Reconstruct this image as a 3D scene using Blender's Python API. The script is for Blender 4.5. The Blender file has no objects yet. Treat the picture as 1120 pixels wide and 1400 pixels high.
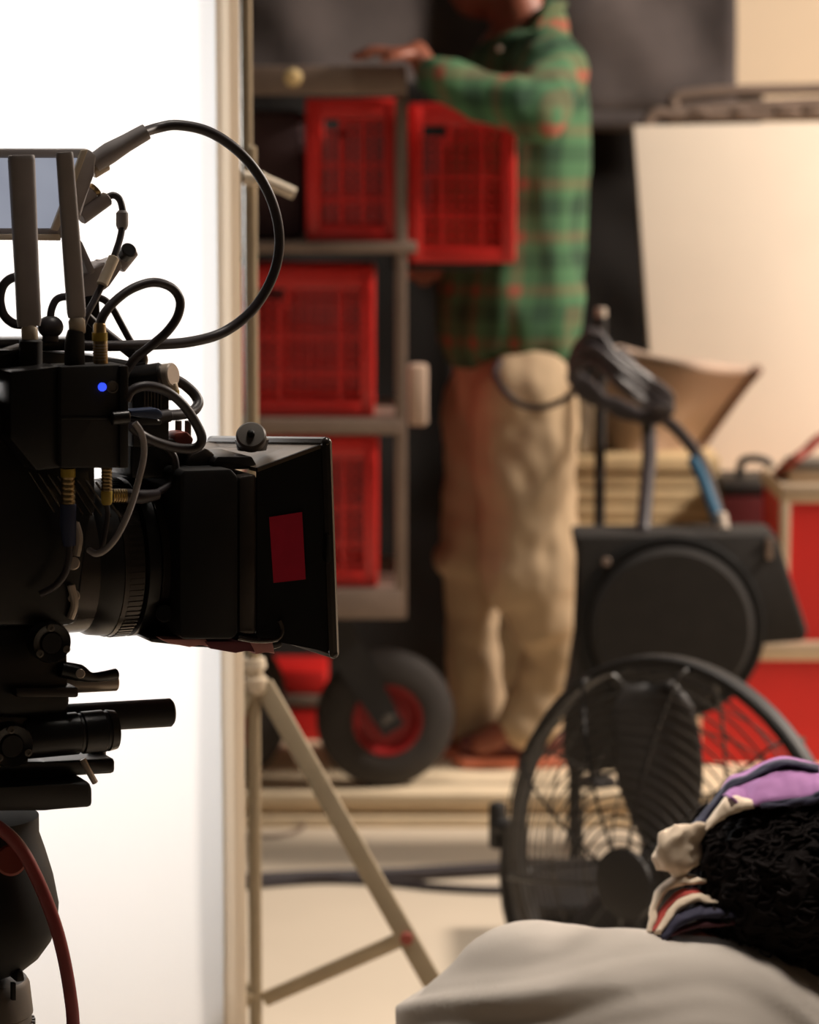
import bpy, bmesh, math, random
from mathutils import Vector, Matrix, noise

random.seed(7)
# ------------------------------------------------------------------ camera
C = bpy.context.scene
COL = C.collection
F = 3960.0                                   # focal length in pixels of the 1120 x 1400 frame
PITCH = math.atan(500.0 / F)                 # the camera looks slightly down
CAM = Vector((0, 0, 1.33))
cd = bpy.data.cameras.new('camera')
cam = bpy.data.objects.new('camera', cd)
COL.objects.link(cam)
cam.location = CAM
cam.rotation_euler = (math.pi / 2 - PITCH, 0, 0)
cd.sensor_fit = 'VERTICAL'
cd.sensor_height = 30.0
cd.sensor_width = 24.0
cd.lens = F / 1400.0 * 30.0
cd.clip_start = 0.05
cd.clip_end = 100
cd.dof.use_dof = True
cd.dof.focus_distance = 2.19
cd.dof.aperture_fstop = 6.6
C.camera = cam

# ------------------------------------------------------------------ world, lights, exposure
C.view_settings.view_transform = 'Standard'
C.view_settings.look = 'None'
C.view_settings.gamma = 1.0
C.view_settings.use_curve_mapping = False
C.view_settings.exposure = 0.0
W = bpy.data.worlds.new('studio_ambient')
C.world = W
W.use_nodes = True
W.node_tree.nodes['Background'].inputs[0].default_value = (1.0, 0.80, 0.62, 1)
W.node_tree.nodes['Background'].inputs[1].default_value = 0.016


def area(name, loc, target, size, power, color, spread=180):
    l = bpy.data.lights.new(name, 'AREA')
    l.shape = 'DISK'
    l.size = size
    l.energy = power
    l.color = color
    l.spread = math.radians(spread)
    o = bpy.data.objects.new(name, l)
    COL.objects.link(o)
    o.location = loc
    o.rotation_euler = (Vector(target) - Vector(loc)).to_track_quat('-Z', 'Y').to_euler()
    return o


def spot(name, loc, target, angle, blend, power, color, radius):
    l = bpy.data.lights.new(name, 'SPOT')
    l.energy = power
    l.color = color
    l.spot_size = math.radians(angle)
    l.spot_blend = blend
    l.shadow_soft_size = radius
    o = bpy.data.objects.new(name, l)
    COL.objects.link(o)
    o.location = loc
    o.rotation_euler = (Vector(target) - Vector(loc)).to_track_quat('-Z', 'Y').to_euler()
    return o


KEY = area('key_lamp', (3.5, 5.4, 3.2), (0.4, 6.0, 0.7), 0.8, 262, (1.0, 0.87, 0.75))
TOP = area('overhead_lamp', (0.30, 2.6, 3.4), (0.28, 2.7, 0.6), 0.7, 6, (1.0, 0.90, 0.80), 50)
FLOOR_FILL = area('added_floor_fill', (0.2, 4.1, 4.6), (0.2, 4.15, 0.0), 1.2, 12, (1.0, 0.90, 0.80), 50)  # added fill to brighten the floor and tops, no known source
SILK = spot('silk_lamp', (-1.5, 5.5, 1.3), (-0.72, 3.3, 1.16), 50, 0.9, 275, (0.96, 0.98, 1.0), 0.25)


# ------------------------------------------------------------------ helpers
def at(px, py, Y):
    """the point at world depth Y seen at pixel (px, py)"""
    u, v = (px - 560.0) / F, (700.0 - py) / F
    d = Vector((u, math.cos(PITCH) + v * math.sin(PITCH), -math.sin(PITCH) + v * math.cos(PITCH)))
    return CAM + d * (Y / d.y)


TH = math.radians(25)                        # the film camera points right and away
RA = Vector((math.cos(TH), math.sin(TH), 0))  # lens direction
RN = Vector((math.sin(TH), -math.cos(TH), 0))  # its near side
RUP = Vector((0, 0, 1))
Q0 = at(250, 760, 2.2)


def rp(px, py, v=0.0):
    """a point of the film camera: on its long vertical plane, moved v metres to the near side"""
    u, w = (px - 560.0) / F, (700.0 - py) / F
    d = Vector((u, math.cos(PITCH) + w * math.sin(PITCH), -math.sin(PITCH) + w * math.cos(PITCH)))
    t = ((Q0 - CAM).dot(RN) + v) / d.dot(RN)
    return CAM + d * t


def lin(c):
    c = c / 255.0
    return c / 12.92 if c <= 0.04045 else ((c + 0.055) / 1.055) ** 2.4


def rgb(r, g, b):
    return (lin(r), lin(g), lin(b), 1.0)


MATS = {}


def mat(name, col, rough=0.6, metal=0.0, var=0.12, scale=12.0, bump=0.0, bscale=60.0, spec=0.5):
    if name in MATS:
        return MATS[name]
    m = bpy.data.materials.new(name)
    m.use_nodes = True
    nt = m.node_tree
    b = nt.nodes['Principled BSDF']
    b.inputs['Roughness'].default_value = rough
    b.inputs['Metallic'].default_value = metal
    b.inputs['Specular IOR Level'].default_value = spec
    tc = nt.nodes.new('ShaderNodeTexCoord')
    n = nt.nodes.new('ShaderNodeTexNoise')
    n.inputs['Scale'].default_value = scale
    n.inputs['Detail'].default_value = 5
    nt.links.new(tc.outputs['Object'], n.inputs['Vector'])
    r = nt.nodes.new('ShaderNodeValToRGB')
    r.color_ramp.elements[0].position = 0.3
    r.color_ramp.elements[1].position = 0.7
    r.color_ramp.elements[0].color = (col[0] * (1 - var), col[1] * (1 - var), col[2] * (1 - var), 1)
    r.color_ramp.elements[1].color = (min(1, col[0] * (1 + var)), min(1, col[1] * (1 + var)), min(1, col[2] * (1 + var)), 1)
    nt.links.new(n.outputs['Fac'], r.inputs['Fac'])
    nt.links.new(r.outputs['Color'], b.inputs['Base Color'])
    if bump > 0:
        n2 = nt.nodes.new('ShaderNodeTexNoise')
        n2.inputs['Scale'].default_value = bscale
        n2.inputs['Detail'].default_value = 4
        nt.links.new(tc.outputs['Object'], n2.inputs['Vector'])
        bp = nt.nodes.new('ShaderNodeBump')
        bp.inputs['Strength'].default_value = bump
        bp.inputs['Distance'].default_value = 0.01
        nt.links.new(n2.outputs['Fac'], bp.inputs['Height'])
        nt.links.new(bp.outputs['Normal'], b.inputs['Normal'])
    MATS[name] = m
    return m


def glow(name, col, strength):
    m = bpy.data.materials.new(name)
    m.use_nodes = True
    b = m.node_tree.nodes['Principled BSDF']
    b.inputs['Base Color'].default_value = (0.02, 0.02, 0.02, 1)
    b.inputs['Emission Color'].default_value = col
    b.inputs['Emission Strength'].default_value = strength
    b.inputs['Roughness'].default_value = 0.25
    MATS[name] = m
    return m


def smooth_path(pts, k=6, closed=False):
    P = [Vector(p) for p in pts]
    if len(P) < 3:
        return P
    out = []
    n = len(P)
    rng = range(n) if closed else range(n - 1)
    for i in rng:
        if closed:
            a, b, c, d = P[(i - 1) % n], P[i], P[(i + 1) % n], P[(i + 2) % n]
        else:
            a, b, c, d = P[max(i - 1, 0)], P[i], P[i + 1], P[min(i + 2, n - 1)]
        for j in range(k):
            t = j / k
            out.append(0.5 * ((2 * b) + (c - a) * t + (2 * a - 5 * b + 4 * c - d) * t * t + (3 * b - a - 3 * c + d) * t ** 3))
    if not closed:
        out.append(P[-1])
    return out


def basis(axis):
    z = Vector(axis).normalized()
    h = Vector((0, 0, 1)) if abs(z.z) < 0.9 else Vector((0, 1, 0))
    x = h.cross(z).normalized()
    return x, z.cross(x), z


class MB:
    def __init__(s):
        s.bm = bmesh.new()

    def _bev(s, faces, off, seg=2):
        if off > 0:
            ed = list({e for f in faces for e in f.edges})
            bmesh.ops.bevel(s.bm, geom=ed, offset=off, segments=seg, affect='EDGES', profile=0.5, clamp_overlap=True)

    def box(s, c, size, ax=None, bev=0.0):
        c = Vector(c)
        X, Y, Z = ax if ax else (Vector((1, 0, 0)), Vector((0, 1, 0)), Vector((0, 0, 1)))
        v = []
        for k in (-.5, .5):
            for j in (-.5, .5):
                for i in (-.5, .5):
                    v.append(s.bm.verts.new(c + X * (i * size[0]) + Y * (j * size[1]) + Z * (k * size[2])))
        q = [(0, 2, 3, 1), (4, 5, 7, 6), (0, 1, 5, 4), (2, 6, 7, 3), (0, 4, 6, 2), (1, 3, 7, 5)]
        fs = [s.bm.faces.new([v[i] for i in a]) for a in q]
        s._bev(fs, bev)
        return s

    def box2(s, lo, hi, bev=0.0):
        lo, hi = Vector(lo), Vector(hi)
        return s.box((lo + hi) / 2, hi - lo, None, bev)

    def prism(s, pts, dvec, bev=0.0):
        A = [s.bm.verts.new(Vector(p)) for p in pts]
        B = [s.bm.verts.new(Vector(p) + Vector(dvec)) for p in pts]
        n = len(A)
        fs = [s.bm.faces.new(A), s.bm.faces.new(B[::-1])]
        for i in range(n):
            fs.append(s.bm.faces.new([A[(i + 1) % n], A[i], B[i], B[(i + 1) % n]]))
        s._bev(fs, bev)
        return s

    def hexa(s, A, B, bev=0.0):
        """a solid between two quads"""
        a = [s.bm.verts.new(Vector(p)) for p in A]
        b = [s.bm.verts.new(Vector(p)) for p in B]
        fs = [s.bm.faces.new(a), s.bm.faces.new(b[::-1])]
        for i in range(4):
            fs.append(s.bm.faces.new([a[(i + 1) % 4], a[i], b[i], b[(i + 1) % 4]]))
        s._bev(fs, bev)
        return s

    def tube(s, pts, r, n=10, closed=False, k=6, flat=1.0):
        P = smooth_path(pts, k, closed)
        m = len(P)
        if isinstance(r, (list, tuple)):
            rr = []
            for i in range(m):
                t = i / (m - 1) * (len(r) - 1)
                j = min(int(t), len(r) - 2)
                rr.append(r[j] + (r[j + 1] - r[j]) * (t - j))
        else:
            rr = [r] * m
        rings, x = [], None
        for i in range(m):
            if closed:
                d = (P[(i + 1) % m] - P[i - 1])
            else:
                d = P[min(i + 1, m - 1)] - P[max(i - 1, 0)]
            d = d.normalized()
            if x is None:
                x, y, _ = basis(d)
            else:
                x = (x - d * x.dot(d)).normalized()
                y = d.cross(x)
            rings.append([s.bm.verts.new(P[i] + (x * math.cos(a) + y * (math.sin(a) * flat)) * rr[i])
                          for a in (2 * math.pi * q / n for q in range(n))])
        for i in range(m if closed else m - 1):
            A, B = rings[i], rings[(i + 1) % m]
            for q in range(n):
                s.bm.faces.new([A[q], A[(q + 1) % n], B[(q + 1) % n], B[q]])
        if not closed:
            s.bm.faces.new(rings[0][::-1])
            s.bm.faces.new(rings[-1])
        return s

    def lathe(s, p0, axis, prof, n=32, close=False):
        """prof: (distance along the axis, radius)"""
        x, y, z = basis(axis)
        p0 = Vector(p0)
        rings = []
        for t, r in prof:
            rings.append([s.bm.verts.new(p0 + z * t + (x * math.cos(a) + y * math.sin(a)) * max(r, 1e-4))
                          for a in (2 * math.pi * q / n for q in range(n))])
        m = len(rings)
        for i in range(m if close else m - 1):
            A, B = rings[i], rings[(i + 1) % m]
            for q in range(n):
                s.bm.faces.new([A[q], A[(q + 1) % n], B[(q + 1) % n], B[q]])
        if not close:
            s.bm.faces.new(rings[0][::-1])
            s.bm.faces.new(rings[-1])
        return s

    def rod(s, a, b, r, n=20, bev=0.0):
        a, b = Vector(a), Vector(b)
        L = (b - a).length
        e = bev if bev else min(r * 0.15, L * 0.2)
        return s.lathe(a, b - a, [(0, r - e), (e, r), (L - e, r), (L, r - e)], n)

    def cap(s, a, b, r0, r1, n=14, m=5):
        """tapered capsule"""
        a, b = Vector(a), Vector(b)
        L = max((b - a).length, 1e-5)
        prof = [(-r0 * math.cos(t * math.pi / 2 / m), r0 * math.sin(t * math.pi / 2 / m)) for t in range(m + 1)]
        prof += [(L + r1 * math.sin(t * math.pi / 2 / m), r1 * math.cos(t * math.pi / 2 / m)) for t in range(m + 1)]
        return s.lathe(a, b - a if L > 1e-4 else Vector((0, 0, 1)), prof, n)

    def ball(s, c, r, sc=(1, 1, 1), u=20, v=12, ax=None):
        X, Y, Z = ax if ax else (Vector((1, 0, 0)), Vector((0, 1, 0)), Vector((0, 0, 1)))
        c = Vector(c)
        M = Matrix(((X.x * sc[0] * r, Y.x * sc[1] * r, Z.x * sc[2] * r, c.x),
                    (X.y * sc[0] * r, Y.y * sc[1] * r, Z.y * sc[2] * r, c.y),
                    (X.z * sc[0] * r, Y.z * sc[1] * r, Z.z * sc[2] * r, c.z), (0, 0, 0, 1)))
        bmesh.ops.create_uvsphere(s.bm, u_segments=u, v_segments=v, radius=1.0, matrix=M)
        return s

    def grid(s, rows):
        V = [[s.bm.verts.new(Vector(p)) for p in r] for r in rows]
        for i in range(len(V) - 1):
            for j in range(len(V[0]) - 1):
                s.bm.faces.new([V[i][j], V[i][j + 1], V[i + 1][j + 1], V[i + 1][j]])
        return s

    def build(s, name, m, parent=None, sharp=0.6):
        bmesh.ops.recalc_face_normals(s.bm, faces=s.bm.faces)
        for f in s.bm.faces:
            f.smooth = True
        for e in s.bm.edges:
            e.smooth = e.calc_face_angle(0.0) < sharp
        me = bpy.data.meshes.new(name)
        s.bm.to_mesh(me)
        s.bm.free()
        me.materials.append(m)
        return link(name, me, parent)


def link(name, me, parent=None):
    o = bpy.data.objects.new(name, me)
    COL.objects.link(o)
    if parent is not None:
        o.parent = parent
        p = parent
        loc = Vector((0, 0, 0))
        while p is not None:
            if p.type == 'EMPTY':
                loc = Vector(p.location)
                break
            p = p.parent
        o.matrix_parent_inverse = Matrix.Translation(-loc) if parent.type == 'EMPTY' else Matrix.Identity(4)
    return o


def tag(o, label, cat, group=None):
    o['label'] = label
    o['category'] = cat
    if group:
        o['group'] = group
    return o


def thing(name, loc, label, cat, group=None):
    o = bpy.data.objects.new(name, None)
    COL.objects.link(o)
    o.location = loc
    o.empty_display_size = 0.05
    return tag(o, label, cat, group)


def struct(o):
    o['kind'] = 'structure'
    return o


def dup(root, delta, label, group=None):
    r = root.copy()
    COL.objects.link(r)
    r.location = Vector(root.location) + Vector(delta)
    r['label'] = label
    if group:
        r['group'] = group
    for ch in list(root.children):
        c = ch.copy()
        COL.objects.link(c)
        c.parent = r
        for g in list(ch.children):
            d = g.copy()
            COL.objects.link(d)
            d.parent = c
    return r


def thicken(o, t, off=0.0, bev=0):
    m = o.modifiers.new('solid', 'SOLIDIFY')
    m.thickness = t
    m.offset = off
    return o


def blob(name, mb, m, parent, voxel, it=6, disp=None, fac=0.5):
    """one continuous skin over the capsules and balls of mb"""
    me = bpy.data.meshes.new(name + '_raw')
    bmesh.ops.recalc_face_normals(mb.bm, faces=mb.bm.faces)
    mb.bm.to_mesh(me)
    mb.bm.free()
    o = bpy.data.objects.new(name + '_raw', me)
    COL.objects.link(o)
    r = o.modifiers.new('remesh', 'REMESH')
    r.mode = 'VOXEL'
    r.voxel_size = voxel
    sm = o.modifiers.new('smooth', 'SMOOTH')
    sm.iterations = it
    sm.factor = fac
    dg = bpy.context.evaluated_depsgraph_get()
    dg.update()
    nm = bpy.data.meshes.new_from_object(o.evaluated_get(dg))
    bpy.data.objects.remove(o)
    bpy.data.meshes.remove(me)
    nm.name = name
    if disp:
        nm.update()
        ns = [v.normal.copy() for v in nm.vertices]
        for v, n in zip(nm.vertices, ns):
            v.co = v.co + n * disp(v.co)
    for p in nm.polygons:
        p.use_smooth = True
    nm.materials.clear()
    nm.materials.append(m)
    nm.update()
    return link(name, nm, parent)


# ------------------------------------------------------------------ materials
M_FLOOR = mat('floor_paint', rgb(208, 194, 174), 0.55, var=0.05, scale=2.2, bump=0.05, bscale=30)
M_WALL = mat('wall_plaster', rgb(226, 206, 180), 0.8, var=0.03, scale=3)
M_DRAPE = mat('dark_drape', rgb(74, 67, 66), 0.95, var=0.25, scale=5, bump=0.3, bscale=14)
M_BLACKDRAPE = mat('black_drape', rgb(20, 17, 16), 0.95, var=0.2, scale=5)
M_WHITEBOARD = mat('white_board', rgb(242, 228, 210), 0.75, var=0.05, scale=2.5)
M_BOARDEDGE = mat('board_edge', rgb(190, 170, 140), 0.7, var=0.1)
M_PLY = mat('plywood', rgb(236, 216, 184), 0.6, var=0.1, scale=9)
M_BOARDS = mat('stacked_board_wood', rgb(206, 180, 138), 0.6, var=0.14, scale=9)
M_PLYDARK = mat('plywood_core', rgb(214, 192, 156), 0.7, var=0.2, scale=18)
M_CARD = mat('beige_canvas', rgb(192, 168, 150), 0.85, var=0.06, scale=6)
M_STEEL = mat('cart_steel', rgb(136, 118, 106), 0.5, 0.3, var=0.15, scale=10)
M_RED = mat('crate_red', rgb(214, 44, 40), 0.38, var=0.08, scale=10)
M_CASE = mat('case_red', rgb(206, 30, 26), 0.5, var=0.06, scale=8)
M_DARKRED = mat('case_dark_red', rgb(84, 20, 22), 0.5, var=0.1)
M_TRIM = mat('case_trim', rgb(206, 186, 160), 0.4, 0.3, var=0.06)
M_RUBBER = mat('tyre_rubber', rgb(52, 47, 44), 0.75, var=0.15, scale=30)
M_BLACK = mat('black_plastic', rgb(32, 29, 28), 0.6, var=0.12, scale=40)
M_BLACKMET = mat('black_anodised', rgb(26, 24, 24), 0.32, 0.0, var=0.1, scale=60, spec=0.5)
M_MATTE = mat('black_matte', rgb(18, 17, 17), 0.6, var=0.1, scale=60, spec=0.3)
M_LENS = mat('lens_barrel', rgb(64, 58, 54), 0.25, 0.4, var=0.12, scale=50)
M_HAZERUB = mat('haze_lifted_rubber', rgb(170, 164, 164), 0.6, var=0.06, scale=60)  # dark rubber made pale: veiling haze is put into the colour
M_CABLE = mat('cable_black', rgb(54, 48, 51), 0.45, var=0.1, scale=50)
M_COLLAR = mat('pale_collar', rgb(216, 200, 176), 0.4, 0.1, var=0.08, scale=60)
M_GOLD = mat('brass', rgb(176, 152, 110), 0.3, 0.9, var=0.1, scale=60)
M_YELLOW = mat('yellow_band', rgb(186, 158, 60), 0.5, var=0.1, scale=60)
M_SILVER = mat('silver', rgb(206, 192, 178), 0.35, 0.35, var=0.06, scale=60)
M_BLUE = mat('blue_plastic', rgb(60, 74, 104), 0.45, var=0.08, scale=60)
M_BLUECAB = mat('blue_cable', rgb(38, 88, 116), 0.5, var=0.08)
M_BRICKRED = mat('brick_red', rgb(150, 70, 58), 0.5, var=0.08)
M_REDCAB = mat('red_cable', rgb(128, 34, 36), 0.45, var=0.08, scale=60)
M_TAPE = mat('red_tape', rgb(216, 24, 66), 0.7, var=0.06, scale=80)
M_PINK = mat('pink_tape', rgb(214, 150, 146), 0.6, var=0.08, scale=80)
M_CREAM = mat('cream_plastic', rgb(224, 208, 184), 0.45, var=0.05)
M_STAND = mat('stand_metal', rgb(168, 152, 126), 0.45, 0.25, var=0.08, scale=20)
M_GREYCOL = mat('grey_metal', rgb(104, 98, 92), 0.45, 0.3, var=0.1, scale=40)
M_SKIN = mat('skin', rgb(142, 80, 58), 0.5, var=0.08, scale=20)
M_PANTS = mat('khaki_cloth', rgb(180, 157, 127), 0.9, var=0.07, scale=9)
M_SHIRT = mat('grey_jersey', rgb(184, 175, 165), 0.95, var=0.04, scale=14, bump=0.03, bscale=500)
M_COLLARDARK = mat('grey_rib', rgb(126, 118, 108), 0.95, var=0.05, scale=40)
M_HAIR = mat('black_hair', rgb(26, 21, 20), 0.9, var=0.2, scale=60, spec=0.12)
M_PURPLE = mat('purple_cloth', rgb(158, 108, 158), 0.85, var=0.08, scale=20)
M_NAVY = mat('navy_cloth', rgb(44, 42, 62), 0.85, var=0.12, scale=20)
M_CLOTHCREAM = mat('cream_cloth', rgb(214, 194, 170), 0.85, var=0.12, scale=24)
M_CLOTHRED = mat('red_cloth', rgb(170, 62, 54), 0.85, var=0.1, scale=24)
M_SHOE = mat('maroon_shoe', rgb(96, 42, 36), 0.6, var=0.1, scale=20)
M_SOLE = mat('salmon_sole', rgb(224, 132, 102), 0.6, var=0.06, scale=20)
M_DENIM = mat('dark_denim', rgb(46, 46, 58), 0.9, var=0.1, scale=20)
M_CLOTHGREY = mat('fabric_black', rgb(39, 36, 34), 0.9, var=0.12, scale=30)
M_BLADE = mat('fan_blade', rgb(54, 50, 48), 0.5, var=0.08, scale=20)
M_EYE = mat('eye_white', rgb(225, 220, 210), 0.3, var=0.02)
M_LED = glow('led_blue', (0.03, 0.07, 1.0, 1), 1.5)


def m_silk(name, trans, col):
    m = bpy.data.materials.new(name)
    m.use_nodes = True
    nt = m.node_tree
    b = nt.nodes['Principled BSDF']
    out = nt.nodes['Material Output']
    b.inputs['Base Color'].default_value = col
    b.inputs['Roughness'].default_value = 0.9
    tr = nt.nodes.new('ShaderNodeBsdfTranslucent')
    tr.inputs['Color'].default_value = col
    mx = nt.nodes.new('ShaderNodeMixShader')
    mx.inputs[0].default_value = trans
    nt.links.new(b.outputs[0], mx.inputs[1])
    nt.links.new(tr.outputs[0], mx.inputs[2])
    nt.links.new(mx.outputs[0], out.inputs['Surface'])
    MATS[name] = m
    return m


M_SILK = m_silk('diffusion_silk', 0.96, (0.88, 0.88, 0.88, 1))
M_HEM = m_silk('silk_hem', 0.5, rgb(236, 220, 198))


def m_plaid():
    m = bpy.data.materials.new('green_plaid')
    m.use_nodes = True
    nt = m.node_tree
    b = nt.nodes['Principled BSDF']
    b.inputs['Roughness'].default_value = 0.95
    tc = nt.nodes.new('ShaderNodeTexCoord')
    sx = nt.nodes.new('ShaderNodeSeparateXYZ')
    nt.links.new(tc.outputs['Object'], sx.inputs[0])

    def math_(op, a, bb=None):
        n = nt.nodes.new('ShaderNodeMath')
        n.operation = op
        for i, q in enumerate((a, bb)):
            if q is None:
                continue
            if isinstance(q, (int, float)):
                n.inputs[i].default_value = q
            else:
                nt.links.new(q, n.inputs[i])
        return n.outputs[0]

    def stripe(src, period, phase, width):
        fr = math_('FRACT', math_('ADD', math_('DIVIDE', src, period), phase))
        return math_('LESS_THAN', fr, width)

    xy = math_('ADD', sx.outputs[0], math_('MULTIPLY', sx.outputs[1], -0.8))
    h1, v1 = stripe(sx.outputs[2], 0.105, 0.15, 0.22), stripe(xy, 0.095, 0.3, 0.22)
    h2, v2 = stripe(sx.outputs[2], 0.105, 0.62, 0.3), stripe(xy, 0.095, 0.8, 0.3)

    def mixc(f, c1, c2):
        n = nt.nodes.new('ShaderNodeMix')
        n.data_type = 'RGBA'
        nt.links.new(f, n.inputs[0])
        for idx, q in ((6, c1), (7, c2)):
            if isinstance(q, tuple):
                n.inputs[idx].default_value = q
            else:
                nt.links.new(q, n.inputs[idx])
        return n.outputs[2]
    c = mixc(math_('MULTIPLY', math_('ADD', h2, v2), 0.5), rgb(68, 108, 74), rgb(40, 70, 50))
    c = mixc(math_('ADD', math_('MULTIPLY', math_('ADD', h1, v1), 0.17), math_('MULTIPLY', math_('MULTIPLY', h1, v1), 0.4)), c, rgb(158, 70, 58))
    nt.links.new(c, b.inputs['Base Color'])
    return m


M_PLAID = m_plaid()

# ------------------------------------------------------------------ structure
struct(MB().box2((-5, -1.5, -0.06), (5, 8.6, 0)).build('floor', M_FLOOR))
struct(MB().box2((-5, 8.3, 0), (5, 8.4, 4.2)).build('wall_back', M_WALL))
struct(MB().box2((4.9, -1.5, 0), (5, 8.3, 4.2)).build('wall_right', M_WALL))

# upper dark drape over the back wall, and a black one under its hem
def drape(name, x0, x1, z0, z1, Y, m, amp, freq, seed, label, cat):
    rows = []
    nx, nz = 90, 50
    for k in range(nz + 1):
        z = z0 + (z1 - z0) * k / nz
        r = []
        for i in range(nx + 1):
            x = x0 + (x1 - x0) * i / nx
            d = amp * math.sin(x * freq + seed) + amp * 2.2 * noise.noise(Vector((x * 2.1 + seed, z * 2.6, seed)))
            d += amp * 1.0 * noise.noise(Vector((x * 6, z * 6 + seed, 3)))
            r.append((x, Y + d, z))
        rows.append(r)
    o = MB().grid(rows).build(name, m, None, 3)
    thicken(o, 0.006)
    return tag(o, label, cat)


zt = at(600, 152, 7.7).z
drape('dark_drape', -1.9, at(1009, 60, 7.7).x, zt, 3.6, 7.7, M_DRAPE, 0.05, 9.0, 1.3,
      'wrinkled charcoal drape hanging high on the back wall, hem level with the tube rack', 'drape')
drape('black_drape', -1.9, at(1040, 300, 7.95).x, 0.0, at(600, 120, 7.95).z, 7.95, M_BLACKDRAPE, 0.03, 7.0, 5.3,
      'plain black drape reaching the floor under the charcoal drape', 'drape')
drape('backing_drape', -1.5, at(622, 500, 6.5).x, 0.07, at(500, 112, 6.5).z, 6.5, M_BLACKDRAPE, 0.02, 11.0, 2.2,
      'black cloth hanging close behind the red-crate trolley', 'drape')
tag(MB().tube([(-1.8, 7.5, at(600, 166, 7.5).z), (0, 7.51, at(600, 164, 7.5).z), (at(905, 160, 7.5).x, 7.5, at(600, 166, 7.5).z)], 0.026, 12)
    .build('rolled_cloth', M_DRAPE), 'charcoal cloth roll running along the hem of the upper drape', 'cloth')

# stage platform: stacked plywood sheets with uneven edges
pz = 0.066
pf = thing('stage_platform', (0, 6.9, 0), 'low pale plywood platform under the red-crate cart, front edge of stacked sheets', 'platform')
x0, x1 = -2.2, 2.6
lay = [(0.0, 0.021, 5.575, M_PLY), (0.0225, 0.0435, 5.60, M_PLY), (0.045, pz, 5.582, M_PLY)]
for i, (za, zb, yf, m) in enumerate(lay):
    MB().box2((x0, yf, za), (x1, 7.78, zb), 0.003).build('plywood_sheet', m, pf)
    MB().box2((x0, yf + 0.004, za + 0.006), (x1, yf + 0.02, zb - 0.006 + 0.0005)).build('core_edge', M_PLYDARK, pf)

# ------------------------------------------------------------------ white flat leaning at the back
fl = thing('white_flat', (1.3, 6.95, pz), 'tall white panel leaning at the back on the right, in front of the tube rack', 'panel')
A = at(866, 172, 7.0)
B = at(888, 480, 6.9)
bl = B + (B - A) * ((B.z - pz) / (A.z - B.z))
bl.z = pz
tr = at(1500, 160, 7.0)
br = Vector((bl.x + 1.2, bl.y, pz))
MB().prism([A, tr, br, bl], (0, 0.03, 0), 0.004).build('face_board', M_WHITEBOARD, fl)
MB().prism([A + Vector((0, 0.031, 0)), A + Vector((0.05, 0.031, 0)), bl + Vector((0.05, 0.031, 0)), bl + Vector((0, 0.031, 0))], (0, 0.02, 0)).build('batten', M_BOARDEDGE, fl)

# tube rack above / behind the flat
tk = thing('tube_rack', (1.3, 7.3, pz), 'grey metal tube frame rising behind the top of the white panel', 'rack')
r_ = 0.014
Yr = 7.2
MB().tube([at(921, 158, Yr), at(921, 138, Yr), at(936, 130, Yr), at(1010, 124, Yr), at(1130, 121, Yr), at(1300, 116, Yr)], r_, 10).build('top_rail', M_STEEL, tk)
MB().tube([at(922, 153, Yr - .02), at(1010, 146, Yr - .02), at(1130, 140, Yr - .02), at(1300, 134, Yr - .02)], r_, 10).build('middle_rail', M_STEEL, tk)
MB().tube([at(882, 176, Yr - .05), at(890, 160, Yr - .05), at(905, 154, Yr - .05), at(930, 158, Yr - .05), at(1130, 158, Yr - .05), at(1300, 156, Yr - .05)], r_, 10).build('front_rail', M_STEEL, tk)
for px in (922, 1160):
    p = at(px, 150, Yr)
    q = Vector((p.x, p.y, pz))
    MB().rod(p, q, r_).build('post', M_STEEL, tk)
for px, w in ((955, 22), (1010, 18), (1075, 30), (1110, 26)):
    a = at(px, 152, Yr - .035)
    MB().box(a, (w * .0018, 0.07, 0.012), None, 0.003).build('bracket', M_STEEL, tk)

# ------------------------------------------------------------------ board stack, canvas, cases
Yb = 6.45
top = at(800, 623, Yb).z
n = 6
h = .0365
zbase = top - n * h
q0 = at(735, 700, Yb).x
tag(MB().box2((q0, Yb + .02, pz), (at(975, 700, Yb).x, Yb + .26, zbase), .006).build('wooden_chest', M_PLYDARK), 'plain wooden chest under the stacked pale boards', 'chest')
for i in range(n):
    k = n - 1 - i                            # 0 is the topmost
    z = zbase + i * h
    jx = random.uniform(-.012, .012)
    xa, xb = at(730, 700, Yb).x + jx, at(988, 700, Yb).x + jx * .7
    o = MB().box2((xa, Yb + random.uniform(-.012, .008), z + 0.001), (xb, Yb + 0.34, z + h - 0.0015), 0.004).build('timber_board', M_BOARDS)
    names = ['topmost', 'second', 'third', 'fourth', 'fifth', 'sixth']
    tag(o, 'pale plywood board, %s in the stack behind the khaki trousers' % (names[k] + (' one down' if k else ' one')), 'board', 'stacked pale boards')

# curled beige canvas on top of the boards
rows = []
for j in range(15):
    t = j / 14
    Lp = (842 + (775 - 842) * t ** 0.7, 474 + (615 - 474) * t)
    Rp = (1040 + (958 - 1040) * t ** 0.9, 504 + (614 - 504) * t)
    r = []
    for i in range(25):
        u = i / 24
        px = Lp[0] + (Rp[0] - Lp[0]) * u
        py = Lp[1] + (Rp[1] - Lp[1]) * u + 6 * math.sin(u * math.pi)
        Yc = Yb + 0.05 + 0.14 * math.sin(t * math.pi * 0.5) - 0.07 * math.sin(u * math.pi) + 0.02 * math.sin(u * 9)
        r.append(at(px, py, Yc))
    rows.append(r)
edge_pts = [q[-1] for q in rows]
cv = MB().grid(rows).build('canvas_sheet', M_CARD, None, 3)
MB().tube([q + Vector((-.006, -.012, 0)) for q in edge_pts[::2]], .013, 10).build('side_hem', mat('brown_canvas', rgb(128, 104, 90), .9), cv)
thicken(cv, 0.02)
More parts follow.
